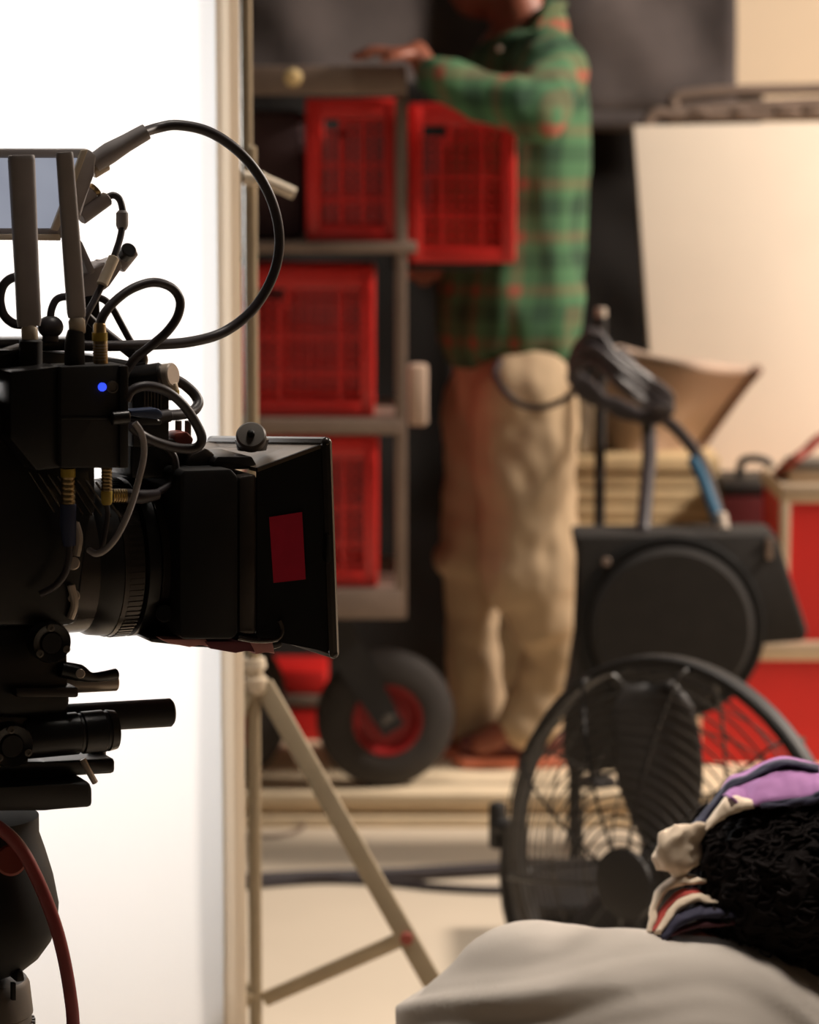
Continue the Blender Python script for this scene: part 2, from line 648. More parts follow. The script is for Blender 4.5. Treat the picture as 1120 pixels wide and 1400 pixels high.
tag(cv, 'curled beige canvas sheet flaring up from the stack of pale boards', 'canvas')
# folded striped cloth beside it
def m_stripe():
    m = bpy.data.materials.new('striped_cloth')
    m.use_nodes = True
    nt = m.node_tree
    w = nt.nodes.new('ShaderNodeTexWave')
    w.inputs['Scale'].default_value = 11
    w.inputs['Distortion'].default_value = 1.5
    tc = nt.nodes.new('ShaderNodeTexCoord')
    nt.links.new(tc.outputs['Object'], w.inputs['Vector'])
    r = nt.nodes.new('ShaderNodeValToRGB')
    r.color_ramp.elements[0].color = rgb(84, 68, 56)
    r.color_ramp.elements[1].color = rgb(176, 158, 128)
    nt.links.new(w.outputs['Color'], r.inputs['Fac'])
    nt.links.new(r.outputs['Color'], nt.nodes['Principled BSDF'].inputs['Base Color'])
    nt.nodes['Principled BSDF'].inputs['Roughness'].default_value = 0.9
    return m


fc = MB()
for i in range(5):
    a = at(770 + i * 13, 624, Yb + .02 + .01 * (i % 2))
    b = at(774 + i * 12, 535 + i * 3, Yb + .03)
    fc.cap(Vector((a.x, a.y, a.z + 0.012)), b, .011, .011, 8, 3)
tag(blob('folded_cloth', fc, m_stripe(), None, 0.006, 3), 'striped folded cloth standing beside the trousers on the board stack', 'cloth')

# dark red case with a black handle
Yd = 6.3
z1 = at(1000, 660, Yd).z
a, b = at(986, 700, Yd), at(1072, 700, Yd)
dr = thing('dark_red_case', ((a.x + b.x) / 2, Yd + .12, pz), 'dark red case with a black carrying handle beside the tall bright red case', 'case')
MB().box2((a.x, Yd, pz), (b.x, Yd + .25, z1 - 0.03), 0.008).build('shell', M_DARKRED, dr)
MB().box2((a.x, Yd, z1 - 0.028), (b.x, Yd + .25, z1), 0.008).build('lid', M_BLACK, dr)
MB().tube([at(1012, 662, Yd + .1), at(1012, 640, Yd + .1), at(1017, 629, Yd + .1), at(1034, 627, Yd + .1), at(1050, 632, Yd + .1), at(1056, 645, Yd + .1), at(1057, 664, Yd + .1)], 0.009, 10).build('handle', M_BLACK, dr)

# bright red cases with pale trim
def red_case(name, px0, px1, zlo, zhi, Y, depth, label, wide_left=True):
    a, b = at(px0, 800, Y).x, at(px1, 800, Y).x
    t = thing(name, ((a + b) / 2, Y + depth / 2, zlo), label, 'case', 'red cases with pale trim')
    MB().box2((a + .006, Y + .006, zlo), (b - .006, Y + depth, zhi - .036)).build('shell', M_CASE, t)
    MB().box2((a, Y, zhi - .036), (b, Y + depth, zhi), .006).build('lid', M_TRIM, t)
    for x in (a, b):
        s = 1 if x == a else -1
        MB().box2((min(x, x + s * .02), Y - .001, zlo), (max(x, x + s * .02), Y + .02, zhi - .034), .003).build('edge_trim', M_TRIM, t)
    return t


Yc_ = 5.86
zlow = at(1000, 880, Yc_).z
red_case('red_case', 948, 1400, pz, zlow, Yc_, .4, 'wide red case with a pale lid seen through the fan cage, under the other')
zup = at(1100, 664, Yc_ + .03).z
red_case('red_case', 1066, 1400, zlow + .0005, zup, Yc_ + .03, .35, 'tall red case with pale edge trim standing on the wide red case')
bx = thing('grey_box', (at(1150, 650, 6.0).x, 6.02, zup), 'small grey box lying on top of the tall red case', 'box')
ga, gb = at(1080, 650, 5.95).x, at(1260, 650, 5.95).x
MB().box2((ga, 5.95, zup + .0005), (gb, 6.12, zup + .028), .006).build('body', M_TRIM, bx)
MB().box2((ga + .01, 5.949, zup + .026), (gb - .01, 6.11, zup + .038), .004).build('lid', M_GREYCOL, bx)
tag(MB().tube([at(1050, 668, 6.2), at(1062, 650, 6.1), at(1082, 632, 5.94), at(1102, 617, 5.94), at(1130, 596, 5.96), at(1200, 590, 6.0), at(1330, 620, 6.3)], .011, 10)
    .build('brown_hose', M_BRICKRED), 'reddish brown hose arching over the dark red case and grey box', 'hose')

# ------------------------------------------------------------------ black speaker-like cabinet
Yk = 5.3
sp = thing('black_cabinet', (at(930, 900, Yk).x, Yk + .08, 0), 'black cabinet with a big round front disc behind the floor fan', 'speaker')
k0 = [(786, 733), (1062, 730), (1106, 866), (1100, 878), (962, 884), (950, 930), (936, 1030), (932, 1056), (774, 1056), (776, 960), (797, 880), (800, 800)]
kp = [at(x, y, Yk) for x, y in k0]
for i in (7, 8):
    kp[i].z = at(800, 1056, Yk).z
for x_ in (790, 915):
    for y_ in (Yk + .03, Yk + .13):
        q = at(x_, 1050, Yk)
        MB().rod((q.x, y_, 0), (q.x, y_, q.z + .01), .011).build('leg', M_BLACK, sp)
for q in kp:
    q.z = max(q.z, .02)
MB().prism(kp, (0, .16, 0), .012).build('cabinet', M_CLOTHGREY, sp)
cc = at(918, 858, Yk)
rr = 114 * Yk / F
MB().lathe(cc + Vector((0, .004, 0)), (0, -1, 0), [(0, rr * 1.14), (.012, rr * 1.14), (.016, rr * 1.1), (.016, rr * 1.04), (0.0, rr * 1.02)], 64).build('rim', M_MATTE, sp)
MB().lathe(cc + Vector((0, .004, 0)), (0, -1, 0), [(0, rr), (.018, rr), (.03, rr * .93), (.034, rr * .5), (.036, 0.001)], 64).build('front_disc', M_CLOTHGREY, sp)
MB().rod(at(829, 768, Yk), at(829, 768, Yk - .02), .008).build('knob', M_STEEL, sp)
MB().box(at(1052, 750, Yk - .002), (.012, .01, .04), None, .003).build('latch', M_STEEL, sp)

# cable coil on a stand right of the man
st = thing('cable_stand', (at(822, 440, 5.66).x, 5.66, pz), 'slim stand with a pale bolt head carrying the black cable coil', 'stand')
p = at(822, 432, 5.66)
MB().rod(p, (p.x, p.y, pz + .02), .011).build('post', M_BLACK, st)
MB().rod((p.x, p.y, p.z - .004), (p.x, p.y, p.z + .016), .011).build('bolt_head', M_SILVER, st)
MB().lathe((p.x, p.y, pz), (0, 0, 1), [(0, .04), (.012, .04), (.02, .03)], 24).build('base', M_BLACK, st)
ck = thing('cable_coil', at(840, 540, 5.63), 'bundle of black cable hung beside the green plaid shirt', 'cable')
for i in range(13):
    j = lambda s: random.uniform(-s, s)
    P = [at(808 + j(8), 450 + i * 4 + j(5), 5.59 + j(.02)), at(850 + j(8), 488 + i * 4 + j(5), 5.58 + j(.02)), at(890 + j(8), 522 + i * 3 + j(6), 5.58), at(912 + j(6), 555 + j(10), 5.59),
         at(890 + j(6), 572 + j(6), 5.61), at(845 + j(8), 558 + j(8), 5.62), at(805 + j(8), 535 + j(8), 5.62), at(784 + j(4), 508 + j(10), 5.62)]
    MB().tube(P, .0092, 8, True, 4).build('cable_turn', M_CABLE, ck)
tag(MB().tube([at(792, 530, 5.62), at(772, 546, 5.62), at(742, 557, 5.64), at(712, 553, 5.64), at(690, 535, 5.65), at(677, 512, 5.68), at(684, 494, 5.72)], .0068, 8)
    .build('loose_cable', M_CABLE), 'black cable loop crossing the top of the khaki trousers', 'cable')
tag(MB().tube([at(845, 480, 5.750), at(868, 510, 5.730), at(882, 550, 5.700), at(888, 610, 5.58), at(884, 670, 5.46), at(880, 718, 5.38), at(880, 727, 5.37)], .0145, 12)
    .build('thick_cable', M_CABLE), 'thick dark cable dropping from the coil to the cabinet top', 'cable')
bc = thing('blue_cable', at(985, 730, 5.600), 'blue-sleeved cable with a silver tip plugged in behind the cabinet top', 'cable')
MB().tube([at(900, 566, 5.720), at(930, 592, 5.64), at(958, 630, 5.54), at(975, 680, 5.44), at(985, 716, 5.38)], .0125, 12).build('lead', M_CABLE, bc)
MB().tube([at(948, 630, 5.525), at(961, 656, 5.46), at(973, 688, 5.41), at(983, 714, 5.37)], .0115, 12).build('blue_sleeve', M_BLUECAB, bc)
MB().rod(at(984, 702, 5.38), at(988, 725, 5.37), .014).build('plug_tip', M_SILVER, bc)

# ------------------------------------------------------------------ crate cart
Yf = 5.5                                     # its front frame
ct = thing('crate_cart', (at(430, 800, Yf).x, Yf + .25, pz), 'tall brown-grey steel trolley holding red crates, on pneumatic wheels', 'trolley')
xl, xr = at(205, 500, Yf).x, at(556, 500, Yf).x
D = .46
zt0, zt1 = at(500, 130, Yf).z, at(500, 90, Yf).z
MB().box2((xl, Yf, zt0), (xr, Yf + .025, zt1), .004).build('top_rail', M_STEEL, ct)
MB().box2((xl, Yf + .025, zt1 - .02), (xr, Yf + D, zt1), .003).build('top_board', M_STEEL, ct)
MB().lathe(at(401, 106, Yf) + Vector((0, .002, 0)), (0, -1, 0), [(0, .017), (.004, .017), (.008, .011)], 16).build('yellow_cap', mat('pale_yellow', rgb(226, 200, 146), .5), ct)
zb0 = at(500, 846, Yf).z
for x in (xl, xr - .022):
    for y in (Yf - .001, Yf + D - .022):
        MB().box2((x, y, zb0), (x + .022, y + .022, zt1 - .001 if y > Yf else zt1 - .06), .003).build('post', M_STEEL, ct)


def shelf(py_front_top, py_front_bot, xa, xb):
    za, zb = at(500, py_front_bot, Yf).z, at(500, py_front_top, Yf).z
    o = MB().box2((xa, Yf - .004, za), (xb, Yf + D, zb), .003).build('shelf', M_STEEL, ct)
    return zb


zs1 = shelf(331, 346, xl, at(570, 340, Yf).x)
zs2 = shelf(572, 594, xl, at(548, 580, Yf).x)
zs3 = shelf(806, 846, xl, at(549, 800, Yf).x)
# bracket that carries the outer crate
zc = at(600, 361, Yf + .04).z
for y in (Yf + .07, Yf + .19):
    MB().box2((xr - .03, y, zc - .012), (at(668, 360, y).x, y + .02, zc), .002).build('side_bracket', M_BLACKMET, ct)
    MB().box2((xr - .03, y, zc - .012), (xr - .004, y + .02, zs1 - .01), .002).build('bracket_hanger', M_BLACKMET, ct)
# pale pouch on the post
MB().box2((at(558, 540, Yf).x, Yf + .03, at(570, 585, Yf).z), (at(585, 540, Yf).x, Yf + .07, at(570, 500, Yf).z), .008).build('pouch', M_CARD, ct)
# casters
def caster(px, py, Y, yaw, R):
    c = at(px, py, Y)
    c.z = pz + R
    ax = Vector((math.sin(yaw), -math.cos(yaw), 0))
    w = .033
    p0 = c - ax * w
    t = MB().lathe(p0, ax, [(.004, R * .5), (0, R * .60), (.002, R * .82), (.012, R * .96), (.022, R), (.044, R), (.054, R * .96), (.064, R * .82), (.066, R * .60), (.062, R * .5)], 48, True).build('tyre', M_RUBBER, ct)
    for i in range(36):
        pass
    rim = MB().lathe(p0, ax, [(.008, R * .51), (.066, R * .51), (.064, R * .46), (.046, R * .42), (.05, R * .22), (.07, R * .18), (.07, R * .1), (.008, R * .1)], 40, True).build('rim', mat('shaded_rim_red', rgb(150, 26, 26), .5), ct)  # darker red than the crates: shade on the wheel is put into the colour
    MB().rod(c - ax * .05, c + ax * .05, R * .12).build('hub', M_GREYCOL, rim)
    tp = c + Vector((-.15, .0, 0))
    tp.z = zb0 - .004
    fk = MB()
    for s in (-.047, .047):
        o = ax * s
        a1, a2 = c + o, Vector((tp.x + .02, tp.y, tp.z)) + o
        d = (a2 - a1).normalized()
        sd = d.cross(ax).normalized()
        fk.hexa([a1 + sd * .024 - d * .02 - ax * .003, a1 - sd * .024 - d * .02 - ax * .003, a2 - sd * .04 - ax * .003, a2 + sd * .04 - ax * .003],
                [a1 + sd * .024 - d * .02 + ax * .003, a1 - sd * .024 - d * .02 + ax * .003, a2 - sd * .04 + ax * .003, a2 + sd * .04 + ax * .003])
    fk.box((tp.x + .02, tp.y, zb0 - .006), (.12, .11, .01), None, .002)
    fk.build('fork', M_BLACK, ct)


RW = 96 * 5.68 / F
caster(527, 975, 5.66, 0.16, RW)
caster(300, 975, 5.66, 0.3, RW)
caster(255, 975, 5.9, 0.2, RW)
caster(300, 975, 5.9, 0.1, RW)


def make_crate(x0, x1, y0, y1, z0, z1, label):
    t = thing('red_crate', ((x0 + x1) / 2, (y0 + y1) / 2, z0), label, 'crate', 'red plastic crates')
    H = z1 - z0
    cw, th = .026, .010
    rim, foot = .046 * H / .33, .034 * H / .33
    f = MB()
    f.box2((x0, y0, z1 - rim), (x1, y0 + th, z1), .003).box2((x0, y1 - th, z1 - rim), (x1, y1, z1), .003)
    f.box2((x0, y0, z1 - rim), (x0 + th, y1, z1), .003).box2((x1 - th, y0, z1 - rim), (x1, y1, z1), .003)
    f.build('rim', M_RED, t)
    f = MB()
    f.box2((x0, y0, z0), (x1, y0 + th, z0 + foot), .003).box2((x0, y1 - th, z0), (x1, y1, z0 + foot), .003)
    f.box2((x0, y0, z0), (x0 + th, y1, z0 + foot), .003).box2((x1 - th, y0, z0), (x1, y1, z0 + foot), .003)
    f.box2((x0 + th, y0 + th, z0 + .004), (x1 - th, y1 - th, z0 + .009))
    f.build('bottom_tray', M_RED, t)
    for x in (x0, x1 - cw):
        for y in (y0 - .002, y1 - cw + .002):
            MB().box2((x - .001, y, z0 + .004), (x + cw + .001, y + cw, z1 - .006), .005).build('corner_post', M_RED, t)

    def wall(axis):
        lo, hi = z0 + foot, z1 - rim
        for side in (0, 1):
            m = MB()
            a0, a1 = (x0 + cw, x1 - cw) if axis == 0 else (y0 + cw, y1 - cw)
            c = (y0, y1)[side] if axis == 0 else (x0, x1)[side]
            c0, c1 = (c, c + th * .8) if side == 0 else (c - th * .8, c)

            def bar(u0, u1, w0, w1, inset=0):
                e = inset
                if axis == 0:
                    m.box2((u0, c0 + e, w0), (u1, c1 - e, w1))
                else:
                    m.box2((c0 + e, u0, w0), (c1 - e, u1, w1))
            nv = max(3, int(round((a1 - a0) / .019)))
            hb = hi - .036
            g0, g1 = a0 + (a1 - a0) * .0, a0 + (a1 - a0) * .34
            for i in range(nv + 1):
                u = a0 + (a1 - a0) * i / nv
                wd = .0048 if i in (nv // 3, nv - 2) else .0019
                inside = g0 - .004 < u < g1 and True
                bar(u - wd, u + wd, lo, hb + .012 if inside else hi, 0 if wd > .004 else .0012)
            bar(g1 - .004, g1 + .004, hb, hi)
            for i in range(12):
                w = lo + (hb + .012 - lo) * i / 11
                wd = .0045 if i in (3, 7) else .0020
                bar(a0, a1, w - wd, w + wd, .0018)
            bar(g1, a1, hi - .012, hi - .005, .0018)
            bar(g1, a1, hi - .03, hi - .024, .0018)
            m.build('lattice_wall', M_RED, t)
    wall(0)
    wall(1)
    return t


Yq = Yf + .03
make_crate(at(418, 200, Yq).x, at(546, 200, Yq).x - .003, Yq, Yq + .30, zs1 + .001, at(480, 134, Yq).z, 'red lattice crate on the upper shelf of the trolley')
make_crate(at(556, 250, Yq).x + .004, at(706, 250, Yq).x, Yq + .03, Yq + .20, zc + .001, at(630, 140, Yq).z, 'red lattice crate outside the trolley post, under the forearm of the man')
make_crate(at(322, 450, Yq).x, at(511, 450, Yq).x, Yq, Yq + .30, zs2 + .001, at(430, 366, Yq).z, 'red lattice crate on the middle shelf of the trolley')
make_crate(at(326, 700, Yq).x, at(516, 700, Yq).x, Yq, Yq + .30, zs3 + .001, at(430, 598, Yq).z, 'red lattice crate on the lowest shelf, behind the matte box')
# the dark bag beside the upper crate
tag(MB().box2((at(300, 200, Yq).x, Yq + .04, zs1 + .001), (at(413, 200, Yq).x, Yq + .3, at(400, 150, Yq).z), .02)
    .build('dark_box', mat('plum_box', rgb(62, 40, 42), .8)), 'dark plum box beside the red crate on the upper shelf', 'box')
# red toolbox under the cart
tb = thing('red_toolbox', (at(390, 960, 6.12).x, 6.2, pz), 'low red toolbox with a grey band on the platform under the trolley', 'toolbox')
a, b = at(335, 960, 6.1).x, at(446, 960, 6.1).x
zz = [pz, at(390, 966, 6.1).z, at(390, 950, 6.1).z, at(390, 918, 6.1).z]
MB().box2((a, 6.1, zz[0]), (b, 6.3, zz[1]), .005).build('drawer_box', M_CASE, tb)
MB().box2((a, 6.096, zz[1]), (b, 6.3, zz[2]), .003).build('grey_band', M_STEEL, tb)
MB().box2((a, 6.1, zz[2]), (b, 6.3, zz[3]), .008).build('lid', M_CASE, tb)

# ------------------------------------------------------------------ the standing man
YM = 5.86


def wr(amp, sc, seed, st=(1, 1, 1)):
    def f(co):
        q = Vector((co.x * sc * st[0], co.y * sc * st[1], co.z * sc * st[2]))
        a = noise.noise(q + Vector((seed, 0, 0)))
        b = 1 - abs(noise.noise(q * 0.7 + Vector((0, seed, 5)))) * 2
        return amp * (0.5 * a + 0.6 * (b - 0.5))
    return f


pm = thing('person', (at(690, 1050, YM).x, YM, pz), 'standing person in a green plaid shirt and khaki trousers, arm resting on the trolley', 'person')
J = {k: at(*v) for k, v in {
    'hipn': (712, 545, 5.80), 'hipf': (672, 545, 5.98), 'kneen': (722, 770, 5.80), 'kneef': (645, 768, 5.93), 'ankn': (727, 985, 5.85), 'ankf': (655, 992, 5.95),
    'sn': (752, 92, 5.74), 'sf': (706, 92, 6.06), 'en': (730, 150, 5.50), 'wn': (588, 104, 5.475), 'ef': (640, 230, 6.05), 'wf': (600, 345, 5.92)}.items()}
body = MB()
hc = at(688, -52, 5.9)
body.ball(hc + Vector((-.0, 0, .015)), .1, (.98, .76, 1.08))
body.ball(hc + Vector((-.05, 0, -.055)), .062, (.95, .85, .95))                     # jaw
body.cap(hc + Vector((.012, 0, -.05)), at(722, 60, 5.9), .056, .065)
body.cap(hc + Vector((-.098, 0, .0)), hc + Vector((-.116, 0, -.028)), .011, .016)   # nose
body.cap(hc + Vector((-.102, -.02, -.066)), hc + Vector((-.102, .02, -.066)), .008, .008)
for s in (-1, 1):
    body.ball(hc + Vector((.012, s * .078, -.012)), .028, (.7, .3, 1.1))
    body.ball(hc + Vector((-.088, s * .034, .02)), .014)
body.cap(at(715, 90, 5.9), at(700, 470, 5.89), .1, .1)
body.cap(J['sn'], J['en'], .048, .04).cap(J['en'], J['wn'], .04, .028)
body.cap(J['sf'], J['ef'], .048, .04).cap(J['ef'], J['wf'], .04, .028)
body.cap(at(712, 90, 5.9), J['sn'], .07, .048).cap(at(712, 90, 5.9), J['sf'], .07, .048)
for s in 'nf':
    body.cap(J['hip' + s], J['knee' + s], .07, .042)
    mid = at(756, 880, 5.83) if s == 'n' else at(648, 880, 5.95)
    body.cap(J['knee' + s], mid, .036, .034).cap(mid, J['ank' + s], .034, .03)
    body.cap(at(700, 470, 5.89), J['hip' + s], .1, .085)
# near hand on the cart top: palm, four fingers over the edge and a thumb
Hn = at(556, 88, 5.5)
ztop = zt1
Hn.z = ztop + .022
body.cap(J['wn'], Hn + Vector((.02, 0, .004)), .026, .022)
for i, (dy, L) in enumerate(((-.030, .062), (-.010, .074), (.010, .070), (.030, .055))):
    k0_ = Hn + Vector((-.028, dy * .9, .002))
    k1 = k0_ + Vector((-L * .52, dy * .15, .006))
    k2 = k1 + Vector((-L * .45, dy * .05, -.014))
    body.cap(Hn + Vector((.012, dy * .5, 0)), k0_, .015, .0105, 10, 3).cap(k0_, k1, .0105, .0095, 10, 3).cap(k1, k2, .0092, .008, 10, 3)
body.cap(Hn + Vector((.004, -.026, 0)), Hn + Vector((-.02, -.052, -.006)), .013, .010, 10, 3).cap(Hn + Vector((-.02, -.052, -.006)), Hn + Vector((-.045, -.058, -.012)), .010, .008, 10, 3)
# far hand under the crate
Hf = J['wf'] + Vector((-.03, -.03, -.045))
body.cap(J['wf'], Hf, .026, .024)
for i in range(4):
    dx = -.036 + i * .022
    body.cap(Hf, Hf + Vector((dx, -.045, .002)), .014, .010, 10, 3).cap(Hf + Vector((dx, -.045, .002)), Hf + Vector((dx * 1.1, -.085, .012)), .0095, .008, 10, 3)
body.cap(Hf, Hf + Vector((.05, -.03, .012)), .013, .009, 10, 3)
for s, dz in (('n', 0), ('f', 0)):
    a = J['ank' + s]
    body.cap(a, Vector((a.x - .10, a.y - .01, pz + .045)), .038, .03)
bd = blob('body', body, M_SKIN, pm, .007, 4)
eyes = MB()
for s in (-1, 1):
    eyes.ball(hc + Vector((-.093, s * .034, .02)), .0115)
eyes.build('eyes', M_EYE, pm)
hr = MB()
hr.ball(hc + Vector((.018, 0, .04)), .105, (1.02, .82, .95)).ball(hc + Vector((.05, 0, -.01)), .075, (.8, 1.0, 1.0))
blob('hair', hr, M_HAIR, pm, .009, 3, wr(.012, 40, 3))

sh = MB()
sh.cap(at(716, 120, 5.9), at(716, 230, 5.9), .125, .138).cap(at(716, 230, 5.9), at(704, 380, 5.885), .138, .14).cap(at(704, 380, 5.885), at(700, 440, 5.88), .14, .145)
sh.cap(at(668, 250, 5.88), at(668, 440, 5.88), .09, .11).cap(at(745, 120, 5.9), at(735, 300, 5.9), .08, .09)
sh.cap(at(720, 100, 5.9), J['sn'] + Vector((0, .02, -.01)), .1, .075).cap(at(716, 100, 5.9), J['sf'], .1, .075)
sh.cap(J['sn'], J['en'] + Vector((.004, 0, -.006)), .074, .058).cap(J['en'] + Vector((.004, 0, -.006)), J['wn'] + Vector((.012, 0, 0)), .056, .037)
sh.cap(J['sf'], J['ef'], .074, .058).cap(J['ef'], J['wf'], .056, .04)
sh.cap(at(748, 30, 5.9), at(735, 70, 5.9), .045, .08)
# tails of the shirt, longer at the back
sh.cap(at(768, 400, 5.86), at(776, 490, 5.84), .05, .022).cap(at(640, 420, 5.86), at(640, 476, 5.86), .07, .05).cap(at(690, 420, 5.78), at(676, 476, 5.77), .04, .03).cap(at(740, 400, 5.95), at(748, 480, 5.97), .07, .04)
def fold(co):
    return wr(.022, 12, 2, (1, 1, .35))(co) + .004 * noise.noise(Vector((co.x * 30, co.y * 30, co.z * 9)))
blob('shirt', sh, M_PLAID, pm, .011, 3, fold)
cl = MB().tube([at(742, 18, 5.84), at(712, 62, 5.83), at(680, 78, 5.84), at(664, 84, 5.88), at(680, 70, 5.96), at(720, 40, 5.98), at(756, 12, 5.95), at(764, 8, 5.89)], .017, 10, True, 5, .6)
cl.build('collar', M_PLAID, pm)
MB().rod(at(683, 67, 5.77), at(683, 67, 5.765), .006).build('button', M_CREAM, pm)

tr_ = MB()
tr_.cap(at(695, 490, 5.88), at(695, 540, 5.88), .112, .115)
tr_.cap(J['hipn'], at(716, 660, 5.80), .105, .100).cap(at(716, 660, 5.80), at(722, 780, 5.80), .100, .098).cap(at(722, 780, 5.80), at(756, 880, 5.83), .092, .052).cap(at(756, 880, 5.83), at(730, 985, 5.85), .052, .064).cap(at(722, 992, 5.83), at(700, 998, 5.84), .05, .035)
tr_.ball(at(626, 762, 5.92), .055, (1, 1, .75))
tr_.cap(J['hipf'], at(650, 700, 5.95), .105, .075).cap(at(650, 700, 5.95), at(640, 765, 5.93), .075, .062).cap(at(640, 765, 5.93), at(648, 880, 5.95), .058, .055).cap(at(648, 880, 5.95), at(655, 990, 5.95), .055, .060).cap(at(650, 996, 5.93), at(632, 1000, 5.93), .045, .03)
def pfold(co):
    return wr(.024, 8, 9, (1, 1, .8))(co) + .006 * noise.noise(Vector((co.x * 22 + co.z * 14, co.y * 20, co.z * 16 - co.x * 12)))
blob('trousers', tr_, M_PANTS, pm, .011, 3, pfold)
for s in 'nf':
    a = J['ank' + s]
    y = a.y
    so = MB()
    pr = [(-.145, .0), (-.12, -.045), (-.04, -.042), (.04, -.036), (.085, -.03), (.095, 0), (.085, .03), (.04, .036), (-.04, .042), (-.12, .045)]
    so.prism([(a.x - .02 + u, y + v, pz + .002) for u, v in pr], (0, 0, .02), .004)
    so.build('sole', M_SOLE, pm)
    up = MB()
    up.cap((a.x + .04, y, pz + .055), (a.x - .05, y, pz + .05), .036, .036).cap((a.x - .05, y, pz + .05), (a.x - .13, y, pz + .042), .036, .024).cap((a.x + .03, y, pz + .05), (a.x + .02, y, pz + .09), .038, .042)
    blob('shoe', up, M_SHOE, pm, .007, 3)

# ------------------------------------------------------------------ floor cables
def floor_cable(px, r, label, name='floor_cable', m=M_CABLE):
    P = []
    for x, y in px:
        v = (700 - y) / F
        dy, dz = math.cos(PITCH) + v * math.sin(PITCH), -math.sin(PITCH) + v * math.cos(PITCH)
        t = (r - CAM.z) / dz
        P.append(CAM + Vector((t * (x - 560) / F, t * dy, t * dz)))
    return tag(MB().tube(P, r, 10).build(name, m), label, 'cable')


floor_cable([(120, 1214), (300, 1205), (420, 1199), (540, 1196), (620, 1191), (720, 1186), (900, 1184)], .0125, 'thick black cable lying straight across the pale floor towards the fan')
floor_cable([(120, 1222), (300, 1213), (440, 1203), (540, 1207), (600, 1213), (680, 1217), (800, 1217)], .0075, 'thinner black cable bowing towards the camera beside the thick floor cable')
floor_cable([(180, 1150), (330, 1144), (375, 1143), (405, 1137), (416, 1126), (400, 1122)], .004, 'thin grey wire curling on the floor at the platform edge', 'floor_wire', M_STEEL)

# ------------------------------------------------------------------ silk diffusion panel and light stand
YP = 3.30
xw = at(335, 700, YP).x
sk = thing('diffusion_panel', (xw - .6, YP, 0), 'tall glowing white diffusion panel behind the film camera', 'panel')
hx = at(297, 300, YP).x
def sheet(x0, x1, y, z0, z1, nx, nz, amp, sd):
    rows = []
    for k in range(nz + 1):
        z = z0 + (z1 - z0) * k / nz
        rows.append([(x0 + (x1 - x0) * i / nx, y + amp * noise.noise(Vector((i * .35 + sd, z * 1.3, sd))), z) for i in range(nx + 1)])
    return MB().grid(rows)
sheet(-1.7, hx + .004, YP, .05, 2.4, 30, 40, .008, 1).build('silk', M_SILK, sk, 3)
hm = sheet(hx, xw - .002, YP - .004, .05, 2.4, 4, 40, .004, 2).build('hem', M_HEM, sk, 3)
MB().rod((xw - .014, YP + .012, .03), (xw - .014, YP + .012, 2.42), .008).build('side_tube', M_STAND, sk)
MB().rod((-1.7, YP + .012, 2.41), (xw - .004, YP + .012, 2.41), .008).build('top_tube', M_STAND, sk)
MB().rod((-1.7, YP + .012, .04), (xw - .004, YP + .012, .04), .008).build('bottom_tube', M_STAND, sk)
MB().rod((-1.7, YP + .012, 0), (-1.7, YP + .012, 2.41), .008).build('side_tube', M_STAND, sk)
for xx in (-1.7, xw - .004):
    MB().box2((xx - .02, YP - .12, 0), (xx + .02, YP + .14, .03), .004).build('foot', M_STAND, sk)

ls = thing('light_stand', (at(349, 900, YP + .33).x, YP + .33, 0), 'pale metal light stand along the right edge of the white panel', 'stand')
YS = YP + .33
sx_ = at(345, 700, YS).x
MB().rod((sx_, YS, .16), (sx_, YS, 1.33), .0085).build('pole', M_STAND, ls)
MB().rod((sx_ - .004, YS + .003, 1.30), (sx_ - .004, YS + .003, 2.6), .0072).build('inner_pole', M_STAND, ls)
zc1, zc2 = at(352, 948, YS).z, at(352, 900, YS).z
MB().lathe((sx_, YS, zc1), (0, 0, 1), [(0, .014), (.006, .018), (.02, .018), (.022, .013), (.032, .013), (.034, .017), (zc2 - zc1, .015)], 20).build('collar', M_CREAM, ls)
def flatbar(m, a, b, w, t):
    a, b = Vector(a), Vector(b)
    d = (b - a)
    L = d.length
    d.normalize()
    s = d.cross(Vector((0, 1, 0)))
    if s.length < .1:
        s = Vector((1, 0, 0))
    s.normalize()
    q = d.cross(s)
    m.box((a + b) / 2, (w, t, L), (s, q, d), .002)
    return m
kf = at(556, 1281, YS - .06)
top_ = Vector((sx_ + .012, YS, zc1 + .012))
dirn = (kf - top_)
foot = top_ + dirn * ((top_.z - .0) / (top_.z - kf.z))
for k in range(3):
    an = math.radians((0, 142, 232)[k])
    R = Matrix.Rotation(an, 4, 'Z')
    pv = Vector((sx_, YS, 0))
    T = lambda q: pv + R @ (Vector(q) - pv)
    flatbar(MB(), T(top_), T(foot), .025, .011).build('leg', M_STAND, ls)
    flatbar(MB(), T((sx_ + .01, YS, at(352, 1367, YS).z)), T(kf), .02, .006).build('brace', M_STAND, ls)
    MB().rod(T(kf) - R @ Vector((0, .012, 0)), T(kf) + R @ Vector((0, .012, 0)), .008).build('rivet', M_BRICKRED, ls)
# clamp that ties the panel to the stand
MB().rod(at(332, 243, YS - .02), at(362, 245, YS - .02), .0085).build('clamp_bar', M_CREAM, ls)
MB().rod(at(360, 246, YS - .02), at(403, 265, YS - .02), .0075).build('clamp_handle', M_CREAM, ls)

